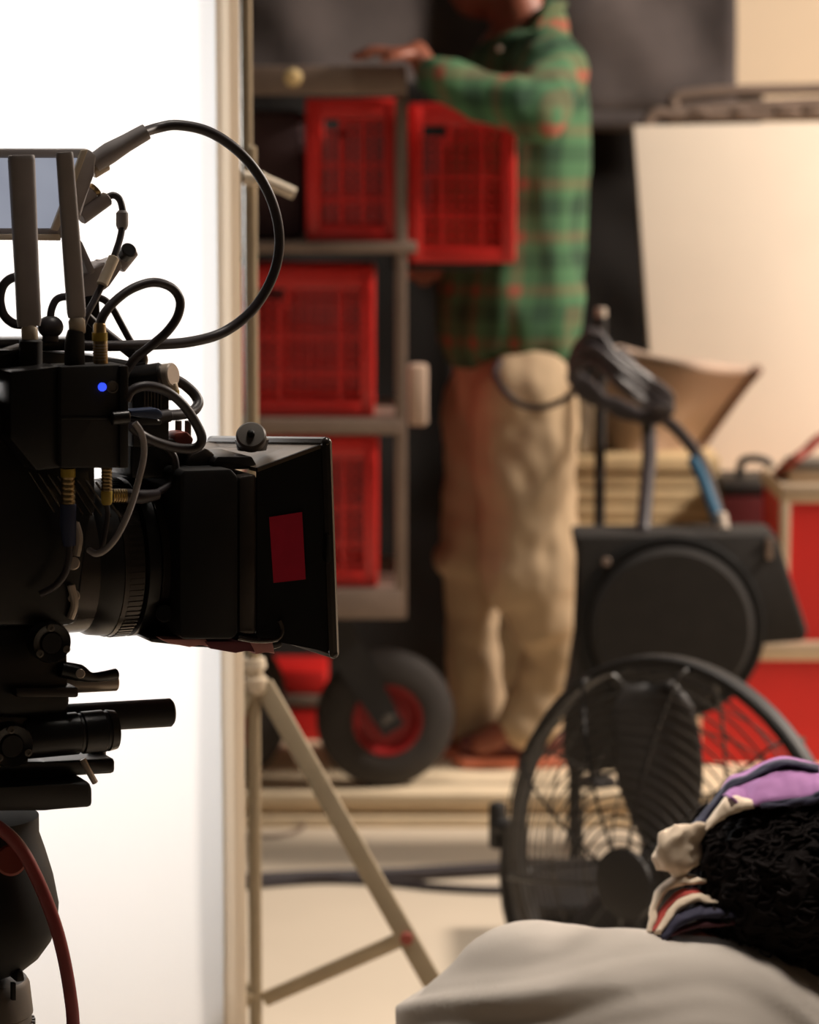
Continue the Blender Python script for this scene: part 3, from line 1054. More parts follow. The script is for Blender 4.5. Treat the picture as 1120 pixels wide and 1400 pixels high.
# ------------------------------------------------------------------ drum fan
YFn = 3.96
fc_ = at(920, 1190, YFn)
gy = math.radians(45)
G = Vector((-math.sin(gy), -math.cos(gy), 0))          # the way it blows: towards the camera and left
Hh = Vector((math.cos(gy), -math.sin(gy), 0))
RF = .295
fan = thing('floor_fan', (fc_.x, fc_.y, 0), 'large black caged floor fan on a yoke in front of the black cabinet', 'fan')
def ring(m, r, off, rad, n=56, k=6):
    m.tube([fc_ + G * off + (Hh * math.cos(a) + Vector((0, 0, 1)) * math.sin(a)) * r for a in (2 * math.pi * i / n for i in range(n))], rad, k, True, 1)
m = MB()
m.lathe(fc_ - G * .013, G, [(0, RF - .006), (0, RF + .006), (.004, RF + .009), (.022, RF + .009), (.026, RF + .006), (.026, RF - .006)], 72, True)
m.build('rim', M_BLACK, fan)
def dome(r, s):
    return s * (.03 + .075 * (1 - (r / RF) ** 2.4))
for s, nm in ((1, 'front_grille'), (-1, 'rear_grille')):
    m = MB()
    for i in range(17):
        r = RF * (.16 + .84 * i / 16.5)
        if s < 0 and i % 3:
            continue
        ring(m, r, dome(r, s), .0016, 56, 5)
    for i in range(10):
        a = 2 * math.pi * (i + .3) / 10
        rad = Hh * math.cos(a) + Vector((0, 0, 1)) * math.sin(a)
        m.tube([fc_ + G * dome(r, s) + rad * r for r in (RF * .12, RF * .4, RF * .7, RF * .9, RF * .985)] + [fc_ + rad * RF], .0024, 6, False, 3)
    g = m.build(nm, M_BLACKMET, fan)
    m = MB()
    m.lathe(fc_ + G * dome(0, s) - G * .004, G, [(0, RF * .17), (.006, RF * .17), (.01, RF * .1)], 28)
    m.build('centre_badge', M_BLACK, g)
MB().lathe(fc_ - G * .19, G, [(0, .05), (.01, .075), (.15, .08), (.16, .05), (.2, .05)], 28).build('motor', M_BLACK, fan)
hub = MB().lathe(fc_ - G * .012, G, [(0, .05), (.03, .05), (.045, .035)], 28).build('hub', M_BLACK, fan)
for k in range(3):
    a = math.radians(100 + 120 * k)
    rad = Hh * math.cos(a) + Vector((0, 0, 1)) * math.sin(a)
    tan = -Hh * math.sin(a) + Vector((0, 0, 1)) * math.cos(a)
    rows = []
    for i in range(13):
        t = i / 12
        r = .04 + t * .225
        w = .04 + .062 * math.sin(min(1, t * 1.15 + .1) * math.pi * .62) - (.04 * max(0, t - .85) / .15)
        row = []
        for j in range(9):
            q = j / 8 - .5
            row.append(fc_ + rad * r + tan * (q * w * 1.0) + G * (q * w * .85 + .02 * math.cos(q * 3)) * (1 - .3 * t))
        rows.append(row)
    thicken(MB().grid(rows).build('blade', M_BLADE, fan, 3), .004)
for s in (-1, 1):
    e = fc_ + Hh * (s * (RF + .012)) + Vector((0, 0, .008))
    MB().rod(e - Hh * s * .01, e + Hh * s * .03, .011).build('pivot_bolt', M_BLACK, fan)
    kb = MB()
    kb.rod(e + Hh * s * .006, e + Hh * s * .032, .014)
    kb.box(e + Hh * s * .030, (.020, .022, .070), (Hh, G, Vector((0, 0, 1))), .005)
    kb.build('tilt_knob', M_BLACK, fan)
    z0 = .025
    MB().tube([e + Hh * s * .006, e + Hh * s * .004 - Vector((0, 0, .12)), Vector((e.x, e.y, .10)) - Hh * s * .06, Vector((e.x, e.y, z0)) - Hh * s * .13], .012, 10).build('yoke_arm', M_BLACK, fan)
b0 = Vector((fc_.x, fc_.y, .0125))
MB().tube([b0 - Hh * .3 + G * .2, b0 - Hh * .27 - G * .1, b0 - Hh * .2 - G * .2, b0 + Hh * .2 - G * .2, b0 + Hh * .27 - G * .1, b0 + Hh * .3 + G * .2], .0125, 10).build('base_tube', M_BLACK, fan)
MB().rod(b0 - Hh * .28, b0 + Hh * .28, .0125).build('cross_tube', M_BLACK, fan)
# black tub behind the fan
tubx0, tubx1 = at(722, 1200, 4.55).x, at(935, 1200, 4.55).x
tz = at(800, 1236, 4.55).z
tu = thing('black_tub', ((tubx0 + tubx1) / 2, 4.7, 0), 'black plastic tub on the floor behind the caged fan', 'tub')
MB().box2((tubx0 + .01, 4.55, 0), (tubx1 - .01, 4.85, tz - .015), .012).build('body', M_MATTE, tu)
MB().box2((tubx0, 4.54, tz - .018), (tubx1, 4.86, tz), .006).build('lid', M_BLACK, tu)

# ------------------------------------------------------------------ the crouching person in front
Yp = 2.6
fp = thing('person', (at(850, 1400, Yp).x, Yp + .1, 0), 'crouching person in a grey shirt seen from behind, patterned scarf around dark curly hair', 'person')
seat_z = .27
ab = thing('wooden_box', (at(760, 1400, Yp).x, Yp + .02, 0), 'low wooden box under the crouching person', 'box')
bx0 = at(760, 1400, Yp).x
MB().box2((bx0 - .25, Yp - .14, 0), (bx0 + .25, Yp + .16, seat_z), .006).build('body', M_PLY, ab)
hs = at(1092, 1192, 2.69)
s_ = Yp / F
nk = at(1035, 1330, 2.66)
pel = Vector((bx0, Yp + .02, seat_z + .15))
bb = MB()
bb.ball(hs, .1, (.98, 1.1, .92)).cap(hs, nk, .06, .065)
bb.cap(hs + Vector((.03, .09, -.02)), hs + Vector((.04, .115, -.035)), .012, .015)      # nose, away from us
bb.ball(hs + Vector((-.078, .03, -.02)), .026, (.35, .7, 1.1)).ball(hs + Vector((.09, .01, -.02)), .026, (.35, .7, 1.1))
sl, sr = at(900, 1400, 2.68), at(1260, 1450, 2.66)
bb.cap(nk, at(960, 1420, 2.64), .07, .1).cap(at(960, 1420, 2.64), pel, .11, .13).cap(nk, sl, .06, .055).cap(nk, sr, .06, .055)
kn1, kn2 = Vector((pel.x + .02, Yp + .42, .36)), Vector((pel.x + .3, Yp + .40, .36))
f1, f2 = Vector((pel.x + .06, Yp + .36, .05)), Vector((pel.x + .32, Yp + .34, .05))
for k_, f_ in ((kn1, f1), (kn2, f2)):
    bb.cap(pel, k_, .09, .055).cap(k_, f_, .052, .036).cap(f_, f_ + Vector((0, .13, -.018)), .036, .026)
for s0, el, hd in ((sl, Vector((sl.x - .02, Yp + .3, .40)), Vector((sl.x + .12, Yp + .44, .30))), (sr, Vector((sr.x + .04, Yp + .3, .38)), Vector((sr.x - .06, Yp + .46, .30)))):
    bb.cap(s0, el, .05, .04).cap(el, hd, .038, .027).cap(hd, hd + Vector((0, .05, -.015)), .026, .022)
    for i in range(4):
        o = Vector(((i - 1.5) * .02, .05, -.015))
        bb.cap(hd + o, hd + o * 1.1 + Vector((0, .035, -.012)), .0095, .009, 10, 3).cap(hd + o * 1.1 + Vector((0, .035, -.012)), hd + o * 1.1 + Vector((0, .055, -.035)), .009, .008, 10, 3)
    bb.cap(hd + Vector((.02, .02, 0)), hd + Vector((.045, .05, -.02)), .011, .009, 10, 3)
blob('body', bb, M_SKIN, fp, .008, 4)
# grey shirt
gs = MB()
def sphpx(px, py, Y, rpx):
    return at(px, py, Y), rpx * Y / F
chain = [(690, 1446, 2.58, 160), (740, 1412, 2.58, 166), (830, 1422, 2.6, 169), (920, 1434, 2.61, 171), (1010, 1450, 2.62, 174), (1110, 1474, 2.63, 176), (1230, 1510, 2.64, 170)]
cs = [sphpx(*q) for q in chain]
for (a, ra), (b, rb) in zip(cs, cs[1:]):
    gs.cap(a, b, ra, rb, 24, 8)
a, ra = sphpx(640, 1560, 2.6, 130)
gs.cap(a, cs[0][0], ra, cs[0][1], 24, 8)
gs.cap(pel + Vector((0, 0, .02)), cs[2][0], .16, .11, 24, 8)
for s0, el in ((sl, Vector((sl.x - .02, Yp + .3, .40))), (sr, Vector((sr.x + .04, Yp + .3, .38)))):
    gs.cap(s0, s0.lerp(el, .7), .075, .062)
def sfold(co):
    # long soft folds that run along the curve of the back
    q = co.z + 1.2 * (co.x - .16) ** 2 + .06 * noise.noise(Vector((co.x * 5, co.y * 4, 3)))
    d = -.004 + .008 * noise.noise(Vector((q * 26, co.x * 3.2, co.y * 4)))
    r = 1 - abs(noise.noise(Vector((q * 15 + 4, co.x * 3.0 + 9, co.y * 3)))) * 3.0
    return d + .010 * max(0, r) + .003 * noise.noise(Vector((q * 60, co.x * 6, 7)))
blob('shirt', gs, M_SHIRT, fp, .006, 14, sfold)
kc = MB().tube([at(905, 1280, 2.62), at(950, 1269, 2.64), at(1010, 1266, 2.66), at(1070, 1278, 2.66), at(1120, 1298, 2.65), at(1190, 1335, 2.62)], .013, 12, False, 6, .55)
kc.build('collar', M_COLLARDARK, fp)
dn = MB()
for k_, f_ in ((kn1, f1), (kn2, f2)):
    dn.cap(pel, k_, .105, .07).cap(k_, f_ + Vector((0, 0, .05)), .068, .055)
blob('trousers', dn, M_DENIM, fp, .011, 5)
for f_ in (f1, f2):
    up = MB().cap(f_ + Vector((0, -.03, -.008)), f_ + Vector((0, .14, -.016)), .044, .034)
    blob('shoe', up, M_BLACK, fp, .009, 3)
# hair: a full mass with curls on it
hm_ = MB()
hx_ = at(1100, 1198, 2.67)
hm_.ball(hx_, .105, (1.06, 1.06, .86)).ball(at(1080, 1290, 2.645), .05, (1.6, 1, .8)).ball(at(1140, 1245, 2.66), .085, (1.15, 1, .85)).ball(at(1030, 1215, 2.66), .064, (1, 1, .9)).ball(at(1050, 1255, 2.65), .055, (1.2, 1, .7))
hair = blob('hair', hm_, M_HAIR, fp, .006, 4, wr(.010, 55, 4))
cu = MB()
vs = [v.co.copy() for v in hair.data.vertices]
ns_ = [v.normal.copy() for v in hair.data.vertices]
front = [i for i in range(len(vs)) if ns_[i].y < .5]
for q in range(1500):
    i = random.choice(front)
    c, nn = vs[i], ns_[i]
    tdir = (Vector((random.uniform(-.4, .4), random.uniform(-.3, .3), random.uniform(-.4, .4))) + Vector((.8, 0, .35))).normalized()
    tdir = (tdir - nn * tdir.dot(nn)).normalized()
    bi = nn.cross(tdir)
    rr_ = random.uniform(.002, .0042)
    P = []
    for j in range(7):
        a = j / 6 * math.pi * 2.2
        P.append(c - nn * .002 + tdir * (j * .0042) + bi * rr_ * math.sin(a) + nn * rr_ * .7 * (1 - math.cos(a)))
    cu.tube(P, [.0014, .0017, .0005], 4, False, 1)
ch = cu.build('curls', M_HAIR, hair, 3)
ch['kind'] = 'stuff'

# head scarf: band over the top, knot and tails at the side
def band(outer, inner, m, name, Yo, Yi, k=8, th=.003, puff=.006, back=.0):
    O = smooth_path([at(x, y, Yo) for x, y in outer], k)
    I = smooth_path([at(x, y, Yi) for x, y in inner], k)
    n_ = min(len(O), len(I))
    rows = []
    for i in range(n_):
        a = O[int(i * (len(O) - 1) / (n_ - 1))]
        b = I[int(i * (len(I) - 1) / (n_ - 1))]
        r = []
        if back:
            r.append(a + Vector((.012, back, -.03)))
            r.append(a + Vector((.004, back * .45, -.004)))
        for j in range(9):
            t = j / 8
            bul = puff * math.sin(t * math.pi) + .0025 * noise.noise(Vector((i * .22, t * 4, puff * 90)))
            r.append(a.lerp(b, t) + Vector((-bul * .3, -bul, bul * .7)))
        rows.append(r)
    o = MB().grid(rows).build(name, m, fp, 3)
    thicken(o, th)
    return o
band([(1180, 1085), (1130, 1058), (1098, 1048), (1072, 1044), (1046, 1052), (1018, 1066), (1000, 1072), (986, 1092)], [(1180, 1110), (1130, 1088), (1106, 1092), (1080, 1096), (1050, 1098), (1030, 1102), (1016, 1104), (1000, 1090)], M_PURPLE, 'purple_scarf', 2.68, 2.61, back=.1)
band([(1180, 1108), (1130, 1084), (1106, 1089), (1075, 1095), (1040, 1101)], [(1180, 1122), (1130, 1098), (1106, 1101), (1075, 1103), (1040, 1105)], M_NAVY, 'scarf_edge', 2.608, 2.602, puff=.002)
band([(1120, 1050), (1098, 1046), (1074, 1042), (1048, 1048), (1020, 1064), (996, 1072), (974, 1098), (950, 1126), (932, 1142)], [(1120, 1056), (1098, 1050), (1074, 1047), (1048, 1056), (1022, 1070), (1002, 1078), (986, 1102), (966, 1128), (948, 1142)], M_NAVY, 'navy_scarf_border', 2.67, 2.655, puff=.003, back=.06)
band([(1028, 1096), (1010, 1090), (992, 1092), (982, 1106), (966, 1128)], [(1032, 1104), (1014, 1108), (998, 1114), (984, 1122), (966, 1138)], M_CLOTHCREAM, 'cream_scarf_patch', 2.63, 2.61, puff=.005)
kb = MB()
for a, b, r0, r1 in (((952, 1138), (918, 1150), 16, 17), ((918, 1150), (905, 1172), 18, 14), ((942, 1150), (920, 1182), 17, 15), ((950, 1168), (926, 1196), 14, 12), ((905, 1172), (904, 1186), 11, 9), ((930, 1140), (958, 1130), 12, 8)):
    kb.cap(at(*a, 2.64), at(*b, 2.635), r0 * s_, r1 * s_)
kb.ball(at(922, 1164, 2.632), 20 * s_)
for i in range(11):
    an = i * 2.4
    c0 = at(922 + 6 * math.cos(an), 1164 + 8 * math.sin(an), 2.62)
    c1 = at(924 + 24 * math.cos(an + .5), 1164 + 34 * math.sin(an + .5), 2.628)
    kb.cap(c0, c1, 10 * s_, 5 * s_, 10, 3)
blob('scarf_knot', kb, M_CLOTHCREAM, fp, .0028, 2, wr(.008, 70, 8, (1, 1, .4)))
def tail(pts, r, m, name):
    o = MB().tube([at(x, y, yy) for x, y, yy in pts], [q * s_ * 1.25 for q in r], 16, False, 10, .4)
    for v in o.bm.verts:
        w = v.co
        v.co = w + Vector((.6, -.4, .7)) * (.0055 * noise.noise(w * 70) + .003 * noise.noise(w * 170))
    return o.build(name, m, fp, 3)
tail([(962, 1206, 2.63), (930, 1204, 2.63), (906, 1216, 2.63), (894, 1240, 2.625), (890, 1275, 2.61)], [8, 14, 12, 10, 8], M_CLOTHCREAM, 'scarf_tail')
tail([(968, 1226, 2.62), (935, 1222, 2.625), (912, 1240, 2.622), (896, 1272, 2.605)], [8, 12, 10, 6], M_CLOTHRED, 'scarf_tail')
tail([(1000, 1232, 2.61), (955, 1228, 2.612), (925, 1240, 2.612), (900, 1276, 2.6)], [9, 12, 12, 8], M_CLOTHCREAM, 'scarf_tail')
tail([(1020, 1254, 2.60), (970, 1246, 2.606), (930, 1256, 2.606), (905, 1282, 2.6)], [12, 16, 18, 12], M_NAVY, 'scarf_tail')
tail([(1010, 1262, 2.597), (972, 1262, 2.599), (930, 1270, 2.6), (912, 1282, 2.6)], [6, 8, 9, 6], mat('maroon_cloth', rgb(78, 40, 46), .9), 'scarf_tail')

# ------------------------------------------------------------------ the film camera
def rprism(m, poly, v0, v1, bev=.002):
    """plate with the pixel outline poly on its near face, v0..v1 metres to the near side"""
    return m.prism([rp(x, y, v1) for x, y in poly], -RN * (v1 - v0), bev)


def rrod(m, a, b, v, rpx, n=24):
    return m.rod(rp(a[0], a[1], v), rp(b[0], b[1], v), rpx / 1800.0, n)


def rbox(m, x0, y0, x1, y1, v0, v1, bev=.002):
    return rprism(m, [(x0, y0), (x1, y0), (x1, y1), (x0, y1)], v0, v1, bev)


def rtube(pts, r, vs=None, n=12):
    """cable through pixel points, each (x, y) or (x, y, v)"""
    return MB().tube([rp(p[0], p[1], p[2] if len(p) > 2 else 0.06) for p in pts], r, n)


base = Vector((rp(-20, 900).x, rp(-20, 900).y, 0))
fcam = thing('film_camera', base + Vector((0, 0, .84)), 'black cinema camera body on the fluid head at the left edge of the frame', 'camera')
m = MB()
rprism(m, [(-330, 560), (-20, 545), (130, 560), (132, 700), (112, 720), (108, 850), (95, 856), (-330, 856)], -.07, .065, .004)
m.build('body', M_BLACKMET, fcam)
gr = MB()
for i in range(8):
    x = 40 + i * 13
    a, b = (x, 645 + 2 * i), (x + 34, 700 + i)
    gr.tube([rp(a[0], a[1], .066), rp(b[0], b[1], .066)], .0009, 6)
gr.build('grille', M_LENS, fcam)
MB().lathe(rp(98, 765, 0) - RA * .03, RA, [(0, .055), (.05, .055), (.052, .06), (.066, .06)], 48).build('lens_mount', M_LENS, fcam)
mm = MB()
for py in (720, 770, 815):
    mm.rod(rp(100, py, .058), rp(100, py, .066), .005)
mm.tube([rp(103, 715, .068), rp(108, 735, .07), rp(104, 760, .07)], .003)
mm.tube([rp(97, 800, .068), rp(102, 825, .068), rp(96, 845, .066)], .003)
mm.build('mount_lever', M_SILVER, fcam)
m = MB()
rbox(m, -330, 463, 120, 480, .0, .03, .003)
rprism(m, [(-330, 500), (-330, 482), (30, 478), (120, 486), (182, 494), (178, 520), (-330, 522)], -.03, .05, .003)
m.build('top_handle', M_BLACKMET, fcam)
m = MB()
rprism(m, [(-60, 500), (-60, 520), (40, 480), (34, 470)], .035, .05, .002)
m.build('top_cheese_plate', M_GREYCOL, fcam)
MB().rod(rp(44, 484, .05), rp(50, 484, .05), .003).build('orange_screw', mat('amber', rgb(214, 140, 60), .4), fcam)

# lens
ln = thing('cinema_lens', rp(190, 760), 'wide black cinema lens with focus gear ring between body and matte box', 'lens')
L0 = rp(103, 765, 0)
R0 = .0605
MB().lathe(L0 - RA * .012, RA, [(0, R0 * .78), (.008, R0 * .86), (.018, R0 * .95), (.030, R0 * .975), (.034, R0 * .975), (.035, R0 * .94)], 72).build('rear_barrel', M_BLACKMET, ln)
gm = MB()
gm.lathe(L0 + RA * .021, RA, [(0, R0 * .93), (.015, R0 * .93)], 72)
x, y, z = basis(RA)
for i in range(80):
    a = 2 * math.pi * i / 80
    d = x * math.cos(a) + y * math.sin(a)
    t = -x * math.sin(a) + y * math.cos(a)
    gm.box(L0 + RA * .0285 + d * R0 * .96, (.0024, R0 * .08, .011), (t, d, RA))
gm.build('focus_gear', M_LENS, ln)
MB().lathe(L0 + RA * .036, RA, [(0, R0 * .94), (.002, R0 * 1.0), (.011, R0 * 1.0), (.013, R0 * .97)], 72).build('middle_ring', M_BLACKMET, ln)
MB().lathe(L0 + RA * .048, RA, [(0, R0 * .95), (.001, R0 * .98), (.046, R0 * .98), (.047, R0 * .95)], 72).build('barrel', M_LENS, ln)
MB().lathe(L0 + RA * .095, RA, [(0, R0 * .93), (.002, R0 * 1.0), (.016, R0 * 1.0), (.018, R0 * .95), (.02, R0 * .95), (.022, R0 * .99), (.034, R0 * .99), (.036, R0 * .9)], 72).build('front_ring', M_BLACKMET, ln)
MB().rod(rp(225, 838, .05), rp(225, 838, .058), .007).build('index_boss', M_BLACKMET, ln)

# matte box
mbx = thing('matte_box', rp(340, 760), 'black flared matte box with a red tape square on its flank', 'matte box')
m = MB()
rprism(m, [(246, 650), (252, 643), (316, 641), (326, 652), (326, 866), (318, 874), (250, 874), (246, 868)], -.10, .078, .003)
m.build('filter_stage', M_MATTE, mbx)
m = MB()
rprism(m, [(327, 652), (352, 648), (352, 868), (327, 866)], -.098, .074, .003)
m.build('second_stage', M_LENS, mbx)
nr = [rp(352, 640, .075), rp(352, 872, .075)]
nf = [rp(446, 605, .10), rp(456, 893, .10)]
wR, wF = .17, .215
fr = [nr[0] - RN * wR, nr[1] - RN * wR]
ff = [rp(290, 603, -.11), nf[1] - RN * wF]
ff[1] = Vector((ff[0].x, ff[0].y, nf[1].z))
t3 = .003
hd = MB()
hd.hexa([nr[0], nf[0], nf[1], nr[1]], [q - RN * t3 for q in (nr[0], nf[0], nf[1], nr[1])])
hd.hexa([fr[0], ff[0], ff[1], fr[1]], [q + RN * t3 for q in (fr[0], ff[0], ff[1], fr[1])])
dz = Vector((0, 0, t3))
hd.hexa([nr[1], nf[1], ff[1], fr[1]], [q + dz for q in (nr[1], nf[1], ff[1], fr[1])])
hd.build('hood', M_MATTE, mbx)
MB().hexa([nr[0], nf[0], ff[0], fr[0]], [q - dz for q in (nr[0], nf[0], ff[0], fr[0])]).build('top_flap', mat('lit_flap_metal', rgb(120, 106, 92), .4, .6, var=.3, scale=30), mbx)  # paler than the hood: light falling on the flap is put into its colour
lp = MB()
o8 = RA * .005
def bar4(a, b, r):
    lp.cap(a, b, r, r, 8, 3)
for a, b in ((nf[0], nf[1]), (nf[1], ff[1]), (ff[1], ff[0]), (ff[0], nf[0])):
    bar4(a, b, .0042)
lp.build('front_lip', M_LENS, mbx)
m = MB()
rprism(m, [(447, 728), (452, 734), (454, 764), (450, 772), (446, 768)], .094, .1045, .001)
m.build('lip_notch', M_MATTE, mbx)
# tape square lies on the flared flank
def onflank(px, py, lift=.0006):
    p0, p1, p2 = nr[0], nf[0], nr[1]
    nn = (p1 - p0).cross(p2 - p0).normalized()
    if nn.dot(RN) < 0:
        nn = -nn
    u, w = (px - 560.0) / F, (700.0 - py) / F
    d = Vector((u, math.cos(PITCH) + w * math.sin(PITCH), -math.sin(PITCH) + w * math.cos(PITCH)))
    t = (p0 + nn * lift - CAM).dot(nn) / d.dot(nn)
    return CAM + d * t, nn
q = [onflank(*c)[0] for c in ((368, 707), (413, 700), (418, 792), (374, 797))]
nn = onflank(390, 750)[1]
MB().prism(q, -nn * .0005).build('tape_square', M_TAPE, mbx)
# top hardware
m = MB()
rprism(m, [(255, 640), (262, 622), (282, 612), (296, 622), (300, 640)], -.02, .05, .003)
m.build('top_hinge', M_LENS, mbx)
m = MB()
rprism(m, [(292, 632), (298, 624), (345, 624), (352, 636), (352, 642), (292, 642)], .0, .06, .002)
m.build('top_clip', M_BLACKMET, mbx)
kx = rp(344, 612, .04)
kax = (RN * .75 + RUP * .55 - RA * .35).normalized()
MB().lathe(kx - kax * .004, RUP, [(0, .011), (.008, .013), (.012, .008)], 20).build('knob_base', M_BLACKMET, mbx)
tw = MB().lathe(kx + RUP * .006, kax, [(0, .009), (.001, .0115), (.007, .0115), (.0085, .010), (.009, .003)], 28).build('thumb_wheel', M_GREYCOL, mbx)
MB().ball(kx + RUP * .006 + kax * .010, .003).build('wheel_screw', M_MATTE, tw)
m = MB()
rprism(m, [(205, 870), (330, 868), (384, 872), (388, 884), (370, 890), (260, 884), (205, 878)], .012, .05, .002)
m.build('bottom_bracket', M_BLACKMET, mbx)
MB().tube([rp(326, 872, .082), rp(350, 876, .084), rp(378, 874, .086), rp(386, 862, .086), rp(382, 848, .086)], .0018, 8).build('bottom_latch', M_LENS, mbx)
for i, (xa, xb, ya, yb) in enumerate(((222, 282, 874, 884), (280, 345, 877, 892), (340, 372, 874, 894))):
    m = MB()
    rprism(m, [(xa, ya), (xb, ya), (xb + 4, yb), (xb - 10, yb - 3), (xb - 22, yb + 1), (xa + 8, yb - 5)], -.05, .064 + .001 * i, .0006)
    m.build('pink_tape', M_PINK if i != 1 else mat('plum_tape', rgb(120, 56, 66), .7), mbx)

# support: rosettes, rods, clamp, plates
sb = thing('rod_support', rp(60, 1000), 'black rod-support baseplate with two rods pointing right under the lens', 'rod support')
m = MB()
rprism(m, [(-330, 860), (60, 858), (92, 864), (92, 925), (96, 958), (92, 982), (-330, 985)], -.05, .05, .003)
m.build('riser', M_BLACKMET, sb)
def rosette(px, py, v, rpx, nm='rosette'):
    c = rp(px, py, v)
    m = MB()
    R = rpx / 1800.0
    m.lathe(c - RN * .012, RN, [(0, R), (.012, R), (.0145, R * .94), (.013, R * .6), (.0125, R * .55), (.014, R * .5), (.014, 0.001)], 48)
    o = m.build(nm, M_BLACKMET, sb)
    for a in (95, 215, 335):
        p = c + (RA * math.cos(math.radians(a)) + RUP * math.sin(math.radians(a))) * R * .78 + RN * .0025
        MB().lathe(p, RN, [(0, .0028), (.0012, .0028), (.0014, .0015), (.0006, .0014), (.0006, .0001)], 14).build('screw', M_GREYCOL, o)
rosette(70, 879, .075, 27)
rosette(16, 1020, .085, 29)
m = MB()
rbox(m, 22, 940, 108, 954, -.04, .06)
m.build('clamp_block', M_LENS, sb)
m = MB()
rrod(m, (60, 938), (160, 933), .03, 11.5)
m.build('short_rod', M_SILVER, sb)
m = MB()
m.tube([rp(84, 915, .05), rp(108, 920, .052), rp(126, 926, .052), (rp(158, 922, .045))], [.006, .0065, .0035, .0045], 12)
m.build('rod_lever', M_BLACKMET, sb)
MB().rod(rp(110, 921, .056), rp(110, 921, .061), .0035).build('lever_screw', M_SILVER, sb)
m = MB()
m.rod(rp(60, 984, .03), rp(235, 974, .03), .0108, 28, .0015)
m.build('long_rod', M_BLACK, sb)
m = MB()
m.lathe(rp(30, 1009, .05), RA, [(0, .014), (.004, .0158), (.042, .0158), (.043, .0146), (.045, .0146), (.046, .0158), (.062, .0158), (.063, .0146), (.065, .0146), (.066, .0156), (.072, .0145)], 36)
m.build('clamp_barrel', M_BLACKMET, sb)
m = MB()
rprism(m, [(-330, 1044), (60, 1042), (158, 1037), (158, 1058), (60, 1063), (-330, 1066)], -.05, .05, .003)
m.build('lower_plate', M_BLACKMET, sb)
m = MB()
rbox(m, -330, 980, 40, 1046, -.05, .055, .003)
m.build('bridge', M_BLACKMET, sb)
MB().lathe(rp(136, 1038, .02), RUP, [(0, .005), (.006, .005), (.007, .008), (.012, .008), (.014, .005)], 16).build('plate_knob', M_BLACKMET, sb)
MB().tube([rp(113, 1038, .06), rp(121, 1054, .062), rp(130, 1070, .062)], .0025, 8).build('lock_pin', M_SILVER, sb)

# tripod with fluid head
tp_ = thing('tripod', (rp(-15, 1200).x, rp(-15, 1200).y, 0), 'black tripod with round fluid head and grey collar carrying the camera', 'tripod')
m = MB()
rprism(m, [(-330, 1082), (-20, 1078), (100, 1072), (122, 1068), (127, 1078), (127, 1104), (60, 1108), (-330, 1116)], -.06, .07, .004)
m.build('head_plate', M_BLACK, tp_)
hc_ = rp(-24, 1236, .0)
k_ = 1 / 1800.0
m = MB()
prof = []
for px, py in ((54, 1112), (54, 1136), (62, 1160), (72, 1195), (79, 1235), (77, 1262), (68, 1286), (52, 1308), (32, 1324), (4, 1336)):
    prof.append(((1340 - py) * k_, (px + 24) * k_))
m.lathe(Vector((hc_.x, hc_.y, rp(-24, 1340).z)), RUP, prof[::-1], 48)
m.build('fluid_head', M_MATTE, tp_)
MB().rod(rp(15, 1176, .055), rp(15, 1176, .066), 21 * k_, 28).build('red_knob', M_BRICKRED, tp_)
zc0 = rp(-24, 1338).z
m = MB()
m.lathe(Vector((hc_.x, hc_.y, zc0)), -RUP, [(0, 58 * k_), (.004, 62 * k_), (.026, 66 * k_), (.027, 66 * k_), (.028, 64 * k_)], 40)
m.build('collar', M_GREYCOL, tp_)
m = MB()
m.lathe(Vector((hc_.x, hc_.y, zc0 - .028)), -RUP, [(0, 64 * k_), (.06, 66 * k_), (.065, 50 * k_)], 40)
for i in range(34):
    a = 2 * math.pi * i / 34
    m.box(Vector((hc_.x + math.cos(a) * 66 * k_, hc_.y + math.sin(a) * 66 * k_, zc0 - .058)), (.003, .003, .05), (Vector((math.cos(a), math.sin(a), 0)), Vector((-math.sin(a), math.cos(a), 0)), RUP))
m.build('bowl_clamp', M_GREYCOL, tp_)
m = MB()
rprism(m, [(16, 1344), (22, 1344), (22, 1368), (16, 1368)], .0335, .0375, .0005)
m.build('slot', M_MATTE, tp_)
m = MB()
rprism(m, [(24, 1328), (32, 1326), (35, 1342), (22, 1344)], .0, .04, .002)
m.build('collar_latch', M_BLACK, tp_)
zl = zc0 - .07
MB().lathe(Vector((hc_.x, hc_.y, zl)), -RUP, [(0, .05), (.02, .06), (.06, .06), (.07, .03)], 32).build('crown', M_BLACK, tp_)
for i in range(3):
    a = math.radians(80 + 120 * i)
    d = Vector((math.cos(a), math.sin(a), 0))
    a0 = Vector((hc_.x, hc_.y, zl - .04)) + d * .05
    MB().cap(a0, Vector((hc_.x, hc_.y, .018)) + d * .34, .017, .012).build('leg', M_BLACK, tp_)
    MB().ball(Vector((hc_.x, hc_.y, .012)) + d * .342, .018, (1, 1, .66)).build('foot', M_RUBBER, tp_)

